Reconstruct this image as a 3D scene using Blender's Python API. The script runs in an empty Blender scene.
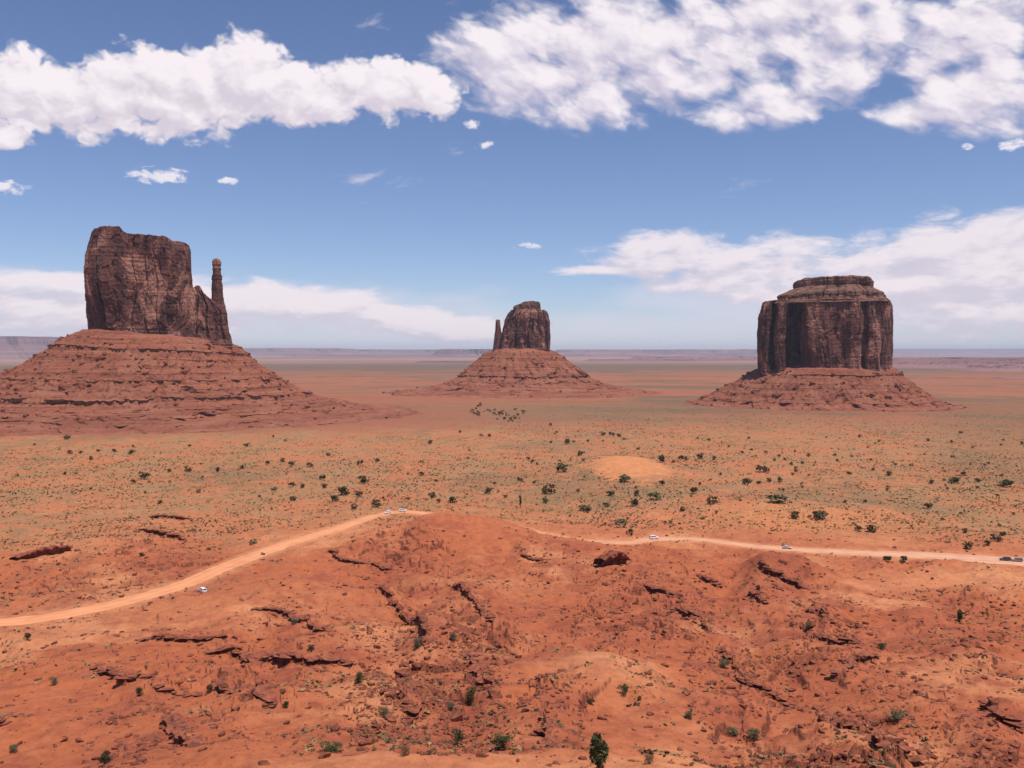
import bpy, bmesh, math, random
import numpy as np
from mathutils import Vector, Matrix
R = math.radians
random.seed(7); rng = np.random.default_rng(7)
S = bpy.context.scene; C = S.collection

# ------------------------------------------------------------------ camera, sky, sun, exposure
F = 900.0; PITCH = math.atan(32 / F); CAMZ = 100.0
cam = bpy.data.cameras.new('camera'); co = bpy.data.objects.new('camera', cam); C.objects.link(co)
co.location = (0, 0, CAMZ); co.rotation_euler = (math.pi / 2 - PITCH, 0, 0)
cam.sensor_width = 36; cam.lens = 36 * F / 1024; cam.clip_start = 0.2; cam.clip_end = 300000
S.camera = co
S.cycles.max_bounces = 4; S.cycles.diffuse_bounces = 2; S.cycles.volume_bounces = 0
SUN_EL = R(71); SUN_DIR = Vector((0.66, -0.75, 0)).normalized() * math.cos(SUN_EL) + Vector((0, 0, math.sin(SUN_EL)))
sd = bpy.data.lights.new('sun', 'SUN'); sd.energy = 4.6; sd.angle = R(0.53); sd.color = (1, 0.955, 0.89)
so = bpy.data.objects.new('sun', sd); C.objects.link(so); so.location = (0, 0, 400)
so.rotation_euler = SUN_DIR.to_track_quat('Z', 'Y').to_euler()
S.view_settings.view_transform = 'Standard'; S.view_settings.look = 'None'
S.view_settings.exposure = 0.12; S.view_settings.gamma = 1.0; S.view_settings.use_curve_mapping = False

CF = np.array([0, math.cos(PITCH), -math.sin(PITCH)]); CU = np.array([0, math.sin(PITCH), math.cos(PITCH)])
def ray(px, py):
    d = np.array([(px - 512) / F, 0, 0]) + CF + CU * (384 - py) / F
    return d
def unproj(px, py, Y):
    d = ray(px, py); k = Y / d[1]; return np.array([d[0] * k, Y, CAMZ + d[2] * k])
def azel(px, py):
    d = ray(px, py); d = d / np.linalg.norm(d)
    return math.atan2(d[0], d[1]), math.asin(d[2])

class NT:
    def __init__(s, tree): s.t = tree
    def n(s, typ, **kw):
        nd = s.t.nodes.new(typ)
        for k, v in kw.items(): setattr(nd, k, v)
        return nd
    def put(s, sock, v):
        if hasattr(v, 'is_output') or isinstance(v, bpy.types.NodeSocket): s.t.links.new(v, sock)
        else:
            if sock.type == 'RGBA' and hasattr(v, '__len__') and len(v) == 3: v = (*v, 1)
            sock.default_value = v
    def m(s, op, a, b=0.0, c=0.0, clamp=False):
        nd = s.n('ShaderNodeMath', operation=op, use_clamp=clamp)
        s.put(nd.inputs[0], a); s.put(nd.inputs[1], b)
        if op in ('MULTIPLY_ADD', 'SMOOTH_MAX', 'SMOOTH_MIN'): s.put(nd.inputs[2], c)
        return nd.outputs[0]
    def xyz(s, x, y, z):
        nd = s.n('ShaderNodeCombineXYZ'); s.put(nd.inputs[0], x); s.put(nd.inputs[1], y); s.put(nd.inputs[2], z); return nd.outputs[0]
    def noise(s, vec, scale, detail=4, rough=0.5, dist=0.0, lac=2.0, dim='3D'):
        nd = s.n('ShaderNodeTexNoise', noise_dimensions=dim); s.put(nd.inputs['Vector'], vec); nd.inputs['Scale'].default_value = scale
        nd.inputs['Detail'].default_value = detail; nd.inputs['Roughness'].default_value = rough
        nd.inputs['Distortion'].default_value = dist; nd.inputs['Lacunarity'].default_value = lac
        return nd.outputs['Fac']
    def smooth(s, v, a, b, lo=0.0, hi=1.0):
        nd = s.n('ShaderNodeMapRange', interpolation_type='SMOOTHSTEP', clamp=True)
        s.put(nd.inputs['Value'], v)
        for k, q in (('From Min', a), ('From Max', b), ('To Min', lo), ('To Max', hi)): s.put(nd.inputs[k], q)
        return nd.outputs['Result']
    def mix(s, f, a, b, mode='MIX'):
        nd = s.n('ShaderNodeMix', data_type='RGBA', blend_type=mode)
        s.put(nd.inputs['Factor'], f); s.put(nd.inputs['A'], a) if False else None
        s.put(nd.inputs[0], f); s.put(nd.inputs[6], a); s.put(nd.inputs[7], b)
        return nd.outputs[2]

# ---- world: Nishita sky with procedural clouds laid out by direction (azimuth, elevation)
W = bpy.data.worlds.new('World'); S.world = W; W.use_nodes = True
W.node_tree.nodes.clear(); w = NT(W.node_tree)
sky = w.n('ShaderNodeTexSky', sky_type='NISHITA', sun_disc=False)
sky.sun_elevation = SUN_EL; sky.sun_rotation = math.atan2(SUN_DIR.x, SUN_DIR.y); sky.altitude = 1700
sky.air_density = 1.0; sky.dust_density = 0.6; sky.ozone_density = 1.0
tc = w.n('ShaderNodeTexCoord'); sep = w.n('ShaderNodeSeparateXYZ'); w.put(sep.inputs[0], tc.outputs['Generated'])
az = w.m('ARCTAN2', sep.outputs[0], sep.outputs[1]); el = w.m('ARCSINE', sep.outputs[2])
# cloud group: ellipses (px, py, rx, ry_up, ry_down) measured from the photograph, in radians of sky
def cloud_field(g, a_in, e_in, ells):
    tot = None; p = g.xyz(a_in, e_in, 0.0)
    for (px, py, rx, ru, rd) in ells:
        a0, e0 = azel(px, py + (rd - ru) / 2); sx, sy = F / rx, F / ((ru + rd) / 2)
        ma = g.n('ShaderNodeVectorMath', operation='MULTIPLY_ADD'); g.put(ma.inputs[0], p); ma.inputs[1].default_value = (sx, sy, 0); ma.inputs[2].default_value = (-a0 * sx, -e0 * sy, 0)
        dp = g.n('ShaderNodeVectorMath', operation='DOT_PRODUCT'); g.put(dp.inputs[0], ma.outputs[0]); g.put(dp.inputs[1], ma.outputs[0]); q = dp.outputs['Value']
        tot = q if tot is None else g.m('SMOOTH_MIN', tot, q, 0.25)
    return g.m('MAXIMUM', g.m('SUBTRACT', 1.0, tot), -3.0)
CUM = [(5, 96, 60, 34, 30), (65, 100, 62, 38, 30), (130, 98, 60, 44, 35), (195, 88, 62, 44, 42), (240, 70, 46, 34, 42), (262, 80, 44, 28, 37),
       (320, 98, 52, 30, 25), (372, 92, 54, 32, 28), (420, 92, 40, 22, 26), (5, 135, 26, 12, 11), (30, 92, 60, 36, 30), (160, 92, 60, 42, 35), (290, 95, 50, 32, 28)]
TINY = [(158, 177, 34, 12, 8), (231, 181, 15, 5, 5), (6, 188, 24, 9, 7), (1012, 146, 13, 8, 6), (470, 125, 14, 7, 6), (528, 247, 17, 6, 5), (486, 146, 15, 6, 5), (968, 148, 8, 5, 4), (20, 130, 22, 12, 8)]
ALT = [(500, 60, 62, 34, 40), (560, 50, 90, 42, 60), (640, 40, 110, 44, 62), (720, 30, 110, 44, 50), (790, 15, 110, 40, 40), (600, 90, 70, 24, 34),
       (840, 62, 44, 28, 26), (770, 104, 70, 18, 22), (950, 30, 90, 34, 36), (1010, 85, 80, 34, 36), (930, 108, 50, 14, 14), (860, 30, 90, 26, 28), (690, 75, 60, 30, 26)]
BANK = [(660, 252, 84, 26, 30), (760, 262, 110, 26, 44), (860, 278, 120, 34, 50), (960, 272, 150, 48, 66), (600, 270, 60, 7, 8), (930, 240, 40, 16, 20),
        (20, 278, 150, 8, 22), (200, 296, 130, 22, 40), (300, 300, 90, 18, 30), (390, 316, 70, 16, 22), (450, 328, 60, 14, 18), (60, 300, 190, 22, 45), (1100, 260, 160, 60, 80)]
VEIL = [(900, 318, 300, 60, 40), (660, 335, 240, 30, 24), (150, 330, 380, 50, 30), (450, 345, 300, 34, 20)]
WISP = [(345, 207, 36, 10, 9), (505, 183, 40, 8, 8), (370, 24, 34, 22, 16), (750, 180, 50, 8, 8), (180, 38, 40, 12, 10), (440, 60, 50, 24, 20), (700, 190, 60, 10, 10), (490, 0, 50, 20, 16), (380, 180, 60, 12, 10), (455, 150, 50, 10, 10)]
def grp(name, ells, sx, sy, detail, amp, rough, big, rot=0.0, puff=0.0, bias=0.0):
    t = bpy.data.node_groups.new(name, 'ShaderNodeTree'); g = NT(t)
    t.interface.new_socket('az', in_out='INPUT', socket_type='NodeSocketFloat'); t.interface.new_socket('el', in_out='INPUT', socket_type='NodeSocketFloat')
    t.interface.new_socket('d', in_out='OUTPUT', socket_type='NodeSocketFloat')
    i = g.n('NodeGroupInput'); o = g.n('NodeGroupOutput')
    a, e = i.outputs[0], i.outputs[1]
    c, s_ = math.cos(rot), math.sin(rot)
    ar = g.m('ADD', g.m('MULTIPLY', a, c), g.m('MULTIPLY', e, s_)); er = g.m('SUBTRACT', g.m('MULTIPLY', e, c), g.m('MULTIPLY', a, s_))
    v = g.xyz(g.m('MULTIPLY', ar, sx), g.m('MULTIPLY', er, sy), 3.7)
    n1 = g.noise(v, 1.0, min(detail, 6), rough, 0.25, dim='2D'); n2 = g.noise(v, 0.28, 2, 0.5, dim='2D')
    f = cloud_field(g, a, e, ells)
    if bias: f = g.m('SUBTRACT', f, bias)
    if puff:
        wv = g.n('ShaderNodeVectorMath', operation='ADD'); nn = g.n('ShaderNodeTexNoise', noise_dimensions='2D'); g.put(nn.inputs['Vector'], v); nn.inputs['Scale'].default_value = 1.4; nn.inputs['Detail'].default_value = 2
        sc0 = g.n('ShaderNodeVectorMath', operation='SCALE'); g.put(sc0.inputs[0], nn.outputs['Color']); sc0.inputs['Scale'].default_value = 0.9; g.put(wv.inputs[0], v); g.put(wv.inputs[1], sc0.outputs[0])
        vo = g.n('ShaderNodeTexVoronoi', feature='F1', voronoi_dimensions='2D'); g.put(vo.inputs['Vector'], wv.outputs[0]); vo.inputs['Scale'].default_value = 0.9; vo.inputs['Detail'].default_value = 2; vo.inputs['Roughness'].default_value = 0.5; vo.normalize = True
        f = g.m('ADD', f, g.m('MULTIPLY', g.m('SUBTRACT', 0.36, vo.outputs['Distance']), puff))
    d = g.m('ADD', f, g.m('MULTIPLY', g.m('SUBTRACT', n1, 0.5), amp)); d = g.m('ADD', d, g.m('MULTIPLY', g.m('SUBTRACT', n2, 0.5), big))
    g.put(o.inputs[0], d); return t
def use(gt, a, e):
    nd = w.n('ShaderNodeGroup'); nd.node_tree = gt; w.put(nd.inputs[0], a); w.put(nd.inputs[1], e); return nd.outputs[0]
gc = grp('cumulus', CUM, 30, 42, 9, 1.15, 0.52, 0.7, puff=2.2, bias=0.0); ga = grp('alto', ALT, 22, 42, 6, 2.0, 0.50, 1.5, -0.35, puff=2.3, bias=0.02); gt = grp('tiny', TINY, 60, 110, 5, 2.4, 0.6, 0.5, bias=0.4); gw = grp('wisp', WISP, 20, 60, 7, 4.5, 0.65, 1.5, 0.15, bias=0.9)
gb = grp('bank', BANK, 16, 46, 9, 2.0, 0.6, 1.0, puff=0.8); gv = grp('veil', VEIL, 9, 30, 7, 2.2, 0.6, 1.0)
dc = use(gc, az, el); da_ = use(ga, az, el); db = use(gb, az, el); dv = use(gv, az, el); dt = use(gt, az, el); dw = use(gw, az, el)
oa = w.m('ADD', az, 0.010); oe = w.m('ADD', el, 0.016)
dc2 = use(gc, oa, oe); da2 = use(ga, oa, oe); db2 = use(gb, oa, oe)
sc_ = w.smooth(w.m('SUBTRACT', dc, dc2), -0.75, 0.75); sa_ = w.smooth(w.m('SUBTRACT', da_, da2), -0.9, 0.9); sb_ = w.smooth(w.m('SUBTRACT', db, db2), -0.5, 0.5)
lit, dim = (9.0, 8.3, 8.6), (6.6, 5.9, 6.7)
col = sky.outputs[0]
col = w.mix(1.0, col, (0.86, 0.88, 1.05), 'MULTIPLY')
col = w.mix(w.smooth(dv, -0.4, 1.2, 0, 0.72), col, (6.6, 6.5, 7.6))
col = w.mix(w.smooth(dw, 0.0, 1.6, 0, 0.5), col, (7.5, 7.0, 7.8))
col = w.mix(w.smooth(db, 0.0, 0.8, 0, 0.88), col, w.mix(sb_, (6.4, 5.8, 6.7), (8.8, 7.8, 8.1)))
col = w.mix(w.smooth(da_, -0.35, 1.0, 0, 0.96), col, w.mix(sa_, (5.9, 5.4, 6.6), lit))
col = w.mix(w.smooth(dc, 0.0, 0.55, 0, 0.97), col, w.mix(sc_, dim, lit))
col = w.mix(w.smooth(dt, 0.0, 0.7, 0, 0.9), col, (8.4, 7.9, 8.5))
bg = w.n('ShaderNodeBackground'); w.put(bg.inputs[0], col); bg.inputs[1].default_value = 0.10
wo = w.n('ShaderNodeOutputWorld'); w.t.links.new(bg.outputs[0], wo.inputs[0])
W.cycles.sampling_method = 'MANUAL'; W.cycles.sample_map_resolution = 256

# ------------------------------------------------------------------ numpy noise
def _h(ix, iy, iz, seed):
    h = (ix.astype(np.int64) * 374761393 + iy.astype(np.int64) * 668265263 + iz * 2147483647 + seed * 1274126177) & 0xFFFFFFFF
    h = ((h ^ (h >> 13)) * 1274126177) & 0xFFFFFFFF
    h = ((h ^ (h >> 15)) * 2246822519) & 0xFFFFFFFF
    return (h ^ (h >> 16)) & 0xFFFFFFFF
def cell(ix, iy, seed=0): return _h(np.asarray(ix, dtype=np.int64), np.asarray(iy, dtype=np.int64), 0, seed) / 4294967295.0
def perlin(x, y, seed=0):
    x = np.asarray(x, float); y = np.asarray(y, float)
    x0 = np.floor(x); y0 = np.floor(y); fx = x - x0; fy = y - y0
    u = fx * fx * fx * (fx * (fx * 6 - 15) + 10); v = fy * fy * fy * (fy * (fy * 6 - 15) + 10)
    def g(dx, dy):
        a = _h(x0 + dx, y0 + dy, 0, seed) * (2 * math.pi / 4294967296.0)
        return np.cos(a) * (fx - dx) + np.sin(a) * (fy - dy)
    a = g(0, 0); b = g(1, 0); c = g(0, 1); d = g(1, 1)
    return 1.45 * ((a + (b - a) * u) + ((c + (d - c) * u) - (a + (b - a) * u)) * v)
def fbm(x, y, o=4, seed=0, gain=0.5):
    s = 0; a = 1; t = 0
    for i in range(o):
        s = s + a * perlin(x * 2.03 ** i + i * 17.3, y * 2.03 ** i - i * 9.1, seed + i); t += a; a *= gain
    return s / t
def sst(x, a, b):
    t = np.clip((x - a) / (b - a), 0, 1); return t * t * (3 - 2 * t)

# ------------------------------------------------------------------ helpers
def link(o, parent=None):
    C.objects.link(o)
    if parent is not None: o.parent = parent
    return o
def mesh_np(name, v, f, smooth=False):
    me = bpy.data.meshes.new(name); v = np.asarray(v, np.float32); f = np.asarray(f, np.int32)
    me.vertices.add(len(v)); me.vertices.foreach_set('co', v.ravel())
    k = f.shape[1]; me.loops.add(f.size); me.loops.foreach_set('vertex_index', f.ravel())
    me.polygons.add(len(f)); me.polygons.foreach_set('loop_start', np.arange(0, f.size, k, dtype=np.int32))
    me.polygons.foreach_set('loop_total', np.full(len(f), k, np.int32))
    me.polygons.foreach_set('use_smooth', np.full(len(f), smooth))
    me.update(calc_edges=True); return me
def obj(name, me, m, parent=None, loc=None):
    if m and not me.materials: me.materials.append(m)
    o = bpy.data.objects.new(name, me); link(o, parent)
    if loc is not None: o.location = loc
    return o
def tag(o, label=None, cat=None, group=None, kind=None):
    if label: o['label'] = label
    if cat: o['category'] = cat
    if group: o['group'] = group
    if kind: o['kind'] = kind
    return o
def grid_faces(rows, cols, wrap=False):
    i = np.arange(rows - 1)[:, None] * cols; j = np.arange(cols if wrap else cols - 1)[None, :]; j2 = (j + 1) % cols
    return np.stack([i + j, i + j2, i + cols + j2, i + cols + j], -1).reshape(-1, 4)

# ------------------------------------------------------------------ materials
def mat(name, rough=0.95, spec=0.15):
    m = bpy.data.materials.new(name); m.use_nodes = True; m.node_tree.nodes.clear(); t = NT(m.node_tree)
    b = t.n('ShaderNodeBsdfPrincipled'); b.inputs['Roughness'].default_value = rough; b.inputs['Specular IOR Level'].default_value = spec
    o = t.n('ShaderNodeOutputMaterial'); t.t.links.new(b.outputs[0], o.inputs[0]); return m, t, b
def bump(t, b, h, strength, dist):
    nd = t.n('ShaderNodeBump'); nd.inputs['Strength'].default_value = strength; nd.inputs['Distance'].default_value = dist
    t.put(nd.inputs['Height'], h); t.t.links.new(nd.outputs[0], b.inputs['Normal'])
def geo(t): return t.n('ShaderNodeNewGeometry').outputs['Position']
def scaled(t, v, x, y, z):
    nd = t.n('ShaderNodeVectorMath', operation='MULTIPLY'); t.put(nd.inputs[0], v); nd.inputs[1].default_value = (x, y, z); return nd.outputs[0]

# ground: base colour attribute (sand / scrub / pale dust) broken up by noise
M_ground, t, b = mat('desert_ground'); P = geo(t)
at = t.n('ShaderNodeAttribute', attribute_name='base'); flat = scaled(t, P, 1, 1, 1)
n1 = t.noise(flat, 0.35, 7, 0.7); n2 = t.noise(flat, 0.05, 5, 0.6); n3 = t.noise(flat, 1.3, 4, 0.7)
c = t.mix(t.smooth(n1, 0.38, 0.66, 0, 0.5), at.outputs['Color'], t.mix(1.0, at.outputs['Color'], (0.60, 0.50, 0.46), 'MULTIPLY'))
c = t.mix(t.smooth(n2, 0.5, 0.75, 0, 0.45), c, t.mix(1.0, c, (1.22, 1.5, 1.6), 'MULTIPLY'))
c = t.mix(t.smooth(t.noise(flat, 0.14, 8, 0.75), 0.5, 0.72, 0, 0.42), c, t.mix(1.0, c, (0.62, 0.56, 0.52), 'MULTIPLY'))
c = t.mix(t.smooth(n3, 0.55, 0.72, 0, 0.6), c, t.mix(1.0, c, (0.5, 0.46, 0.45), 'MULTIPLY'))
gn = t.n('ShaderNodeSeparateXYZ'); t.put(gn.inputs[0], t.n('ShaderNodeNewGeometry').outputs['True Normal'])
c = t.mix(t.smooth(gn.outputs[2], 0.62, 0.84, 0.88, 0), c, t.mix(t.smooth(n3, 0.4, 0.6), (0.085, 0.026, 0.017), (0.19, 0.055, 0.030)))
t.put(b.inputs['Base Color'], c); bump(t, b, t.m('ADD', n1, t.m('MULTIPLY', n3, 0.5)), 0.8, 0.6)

M_road, t, b = mat('packed_dirt'); P = geo(t)
at = t.n('ShaderNodeAttribute', attribute_name='base'); n1 = t.noise(P, 0.12, 5, 0.6); n2 = t.noise(P, 0.9, 3, 0.6)
c = t.mix(t.smooth(n1, 0.35, 0.7, 0, 0.6), at.outputs['Color'], t.mix(1.0, at.outputs['Color'], (0.82, 0.72, 0.66), 'MULTIPLY'))
t.put(b.inputs['Base Color'], c); bump(t, b, n2, 0.3, 0.1)

M_cliff, t, b = mat('varnished_sandstone'); P = geo(t)
st = t.noise(scaled(t, P, 0.055, 0.055, 0.011), 1.0, 7, 0.62, 0.5); big = t.noise(scaled(t, P, 0.028, 0.028, 0.017), 1.0, 5, 0.6, 0.6)
fine = t.noise(scaled(t, P, 0.5, 0.5, 0.22), 1.0, 6, 0.7); bed = t.noise(scaled(t, P, 0.006, 0.006, 0.22), 1.0, 4, 0.6)
vr = t.n('ShaderNodeTexVoronoi'); t.put(vr.inputs['Vector'], scaled(t, P, 0.075, 0.075, 0.030)); vr.inputs['Scale'].default_value = 1.0; vr.inputs['Detail'].default_value = 2
sv = t.n('ShaderNodeSeparateColor'); t.put(sv.inputs[0], vr.outputs['Color'])
c = t.mix(t.smooth(st, 0.36, 0.64), (0.115, 0.050, 0.042), (0.275, 0.118, 0.088))
c = t.mix(t.m('MULTIPLY', sv.outputs[0], 0.5), c, t.mix(1.0, c, (0.5, 0.46, 0.5), 'MULTIPLY'))
c = t.mix(t.smooth(big, 0.52, 0.60, 0, 0.75), c, (0.50, 0.24, 0.17))  # pink patches: fresh rock plus sunlit spots painted into the colour
c = t.mix(t.smooth(fine, 0.42, 0.62, 0, 0.6), c, t.mix(1.0, c, (0.55, 0.5, 0.5), 'MULTIPLY'))
c = t.mix(t.smooth(bed, 0.5, 0.7, 0, 0.35), c, (0.13, 0.06, 0.045))
t.put(b.inputs['Base Color'], c); bump(t, b, t.m('ADD', t.m('MULTIPLY', st, 2.0), t.m('ADD', fine, bed)), 0.9, 4.0)

M_cap, t, b = mat('dark_caprock'); P = geo(t)
st = t.noise(scaled(t, P, 0.05, 0.05, 0.3), 1.0, 6, 0.65, 0.3)
c = t.mix(t.smooth(st, 0.35, 0.65), (0.09, 0.048, 0.038), (0.24, 0.115, 0.082))
t.put(b.inputs['Base Color'], c); bump(t, b, st, 0.9, 3.0)

M_talus, t, b = mat('talus_slope'); P = geo(t)
bed = t.noise(scaled(t, P, 0.004, 0.004, 0.30), 1.0, 5, 0.65, 0.1); sp = t.noise(P, 0.16, 7, 0.72); gl = t.noise(P, 0.02, 5, 0.6)
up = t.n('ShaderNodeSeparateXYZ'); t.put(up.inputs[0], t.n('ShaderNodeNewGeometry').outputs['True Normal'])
c = t.mix(t.smooth(bed, 0.35, 0.65), (0.200, 0.066, 0.039), (0.305, 0.104, 0.060))
ln = t.noise(scaled(t, P, 0.006, 0.006, 0.62), 1.0, 3, 0.6, 0.1)
c = t.mix(t.m('MULTIPLY', t.smooth(ln, 0.56, 0.64, 0, 0.75), t.smooth(gl, 0.38, 0.55)), c, (0.12, 0.045, 0.030))
c = t.mix(t.smooth(gl, 0.45, 0.7, 0, 0.45), c, (0.36, 0.155, 0.09))
c = t.mix(t.smooth(sp, 0.50, 0.66, 0, 0.7), c, t.mix(1.0, c, (0.48, 0.42, 0.42), 'MULTIPLY'))
c = t.mix(t.smooth(sp, 0.30, 0.40, 0.55, 0), c, (0.46, 0.26, 0.19))
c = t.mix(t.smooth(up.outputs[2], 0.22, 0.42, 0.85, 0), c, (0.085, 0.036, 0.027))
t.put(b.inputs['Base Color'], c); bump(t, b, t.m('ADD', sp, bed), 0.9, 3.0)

def rock_mat(name, a, c2, k=0.5):
    m, t, b = mat(name); P = t.n('ShaderNodeTexCoord').outputs['Object']; n = t.noise(P, 1.1 * k * 2, 6, 0.7); st = t.noise(scaled(t, P, 0.3, 0.3, 3.0), 1.0, 4, 0.6)
    oi = t.n('ShaderNodeObjectInfo')
    c = t.mix(t.smooth(n, 0.35, 0.65), a, c2); c = t.mix(t.smooth(st, 0.5, 0.7, 0, 0.4), c, t.mix(1.0, c, (0.6, 0.55, 0.55), 'MULTIPLY'))
    c = t.mix(t.m('MULTIPLY', oi.outputs['Random'], 0.2), c, t.mix(1.0, c, (1.35, 1.5, 1.55), 'MULTIPLY'))
    t.put(b.inputs['Base Color'], c); bump(t, b, n, 0.8, 0.25); return m
M_rock = rock_mat('red_sandstone', (0.12, 0.040, 0.025), (0.27, 0.085, 0.046))
M_ledge = rock_mat('ledge_sandstone', (0.12, 0.038, 0.024), (0.30, 0.090, 0.048), 0.3)
M_leaf = {}
for nm, a, c2 in (('juniper_leaf', (0.028, 0.032, 0.014), (0.075, 0.072, 0.032)), ('sage_leaf', (0.10, 0.095, 0.05), (0.19, 0.17, 0.09)),
                  ('green_leaf', (0.050, 0.056, 0.020), (0.112, 0.108, 0.042)), ('dry_leaf', (0.15, 0.085, 0.045), (0.26, 0.16, 0.08)), ('dark_leaf', (0.05, 0.035, 0.02), (0.10, 0.075, 0.035))):
    m, t, b = mat(nm, 0.8, 0.1); P = t.n('ShaderNodeTexCoord').outputs['Object']
    t.put(b.inputs['Base Color'], t.mix(t.smooth(t.noise(P, 2.2, 3, 0.7), 0.35, 0.65), a, c2)); M_leaf[nm] = m
M_bark, t, b = mat('bark', 0.9); t.put(b.inputs['Base Color'], t.mix(t.noise(geo(t), 8, 4), (0.10, 0.065, 0.045), (0.2, 0.14, 0.1)))
M_tuft, t, b = mat('dry_scrub', 0.9); t.put(b.inputs['Base Color'], t.mix(t.smooth(t.noise(geo(t), 0.08, 6, 0.7), 0.38, 0.62), (0.16, 0.11, 0.05), (0.34, 0.22, 0.105)))
def paint(name, a, rough=0.3, spec=0.5, metal=0.0):
    m, t, b = mat(name, rough, spec); b.inputs['Metallic'].default_value = metal
    n = t.noise(t.n('ShaderNodeTexCoord').outputs['Object'], 1.5, 4)
    t.put(b.inputs['Base Color'], t.mix(t.smooth(n, 0.4, 0.8, 0, 0.5), a, tuple(x * 0.8 + y * 0.2 for x, y in zip(a, (0.5, 0.25, 0.15))))); return m
M_white = paint('white_paint', (0.8, 0.8, 0.8)); M_silver = paint('silver_paint', (0.5, 0.5, 0.52), 0.35); M_dkpaint = paint('dark_paint', (0.05, 0.045, 0.045), 0.3); M_grey = paint('grey_paint', (0.22, 0.21, 0.21), 0.3)
M_glass = paint('dark_glass', (0.03, 0.035, 0.04), 0.08, 0.6); M_tyre = paint('tyre_rubber', (0.03, 0.028, 0.027), 0.9, 0.2); M_rim = paint('wheel_metal', (0.45, 0.45, 0.46), 0.35)
M_lamp = paint('lamp_lens', (0.75, 0.75, 0.7), 0.15); M_red = paint('tail_lens', (0.4, 0.02, 0.015), 0.2)

# ------------------------------------------------------------------ the ground sheet
kd = [0, 2.2, 5, 12, 40, 70, 100, 130, 180, 250, 350, 450, 700, 1200, 2000, 5000, 20000, 50000]
kh = [1.7, 1.8, 7, 15, 33, 43, 51, 59, 70, 80.5, 90, 94.3, 99.5, 104.5, 108, 112, 115, 115]
lg = lambda x: np.log(np.asarray(x, float) + 8)
def hermite(xk, yk, x):
    xk = np.array(xk, float); yk = np.array(yk, float); m = np.gradient(yk, xk); i = np.clip(np.searchsorted(xk, x) - 1, 0, len(xk) - 2)
    h = xk[i + 1] - xk[i]; s = (x - xk[i]) / h
    lin = yk[i] + (yk[i + 1] - yk[i]) * s
    c = (2 * s**3 - 3 * s**2 + 1) * yk[i] + (s**3 - 2 * s**2 + s) * h * m[i] + (-2 * s**3 + 3 * s**2) * yk[i + 1] + (s**3 - s**2) * h * m[i + 1]
    return 0.7 * c + 0.3 * lin
ac = np.concatenate([np.linspace(-180, -40, 60)[:-1], np.linspace(-40, -32.5, 30)[:-1], np.linspace(-32.5, 32.5, 1150), np.linspace(32.5, 40, 30)[1:], np.linspace(40, 180, 60)[1:]])
def pyd(r): return 352 + F * np.interp(r, kd, kh) / r
rr_ = np.geomspace(78, 60000, 6000); pp = pyd(rr_)
targ = np.concatenate([np.arange(pyd(82.0), 560, -0.95), np.arange(560, 420, -0.5), np.arange(420, 372, -0.6), np.arange(372, 354.2, -0.6)])
rows_r = np.interp(-targ, -pp, rr_)
rc = np.concatenate([np.geomspace(0.6, 80, 40)[:-1], rows_r, np.geomspace(rows_r[-1], 52000, 8)[1:]])
A, Rr = np.meshgrid(np.radians(ac), rc); GX = Rr * np.sin(A); GY = Rr * np.cos(A)
GPX = 512 + F * np.tan(np.clip(A, -1.3, 1.3))
def G_at(G, x, y):
    a = np.degrees(np.arctan2(x, y)); r = np.hypot(x, y)
    j = np.clip(np.searchsorted(ac, a) - 1, 0, len(ac) - 2); i = np.clip(np.searchsorted(rc, r) - 1, 0, len(rc) - 2)
    u = np.clip((a - ac[j]) / (ac[j + 1] - ac[j]), 0, 1); v = np.clip((r - rc[i]) / (rc[i + 1] - rc[i]), 0, 1)
    return (G[i, j] * (1 - u) + G[i, j + 1] * u) * (1 - v) + (G[i + 1, j] * (1 - u) + G[i + 1, j + 1] * u) * v
ZONES = [(430, 690, 75, 75), (470, 635, 60, 55), (650, 600, 110, 42), (820, 620, 70, 48), (765, 680, 75, 38), (860, 735, 90, 36), (1000, 720, 50, 60), (400, 560, 50, 30), (160, 535, 60, 30), (785, 575, 60, 26), (960, 600, 60, 40), (560, 720, 40, 40)]
LOWZ = [(240, 655, 130, 40), (150, 700, 90, 40), (300, 620, 60, 26), (570, 560, 60, 30), (900, 660, 80, 40), (60, 560, 80, 40)]
def rough(x, y):
    r_ = np.hypot(x, y); px = 512 + F * np.tan(np.clip(np.arctan2(x, y), -1.3, 1.3)); py = 352 + F * np.interp(r_, kd, kh) / np.maximum(r_, 1) - 12
    m = np.zeros(np.shape(px))
    for L_, w_ in ((ZONES, 1.0), (LOWZ, 0.5)):
        for (a, b_, c_, d_) in L_: m = np.maximum(m, w_ * np.exp(-(((px - a) / c_) ** 2 + ((py - b_) / d_) ** 2) ** 1.5))
    return 0.06 + 0.94 * m
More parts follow.
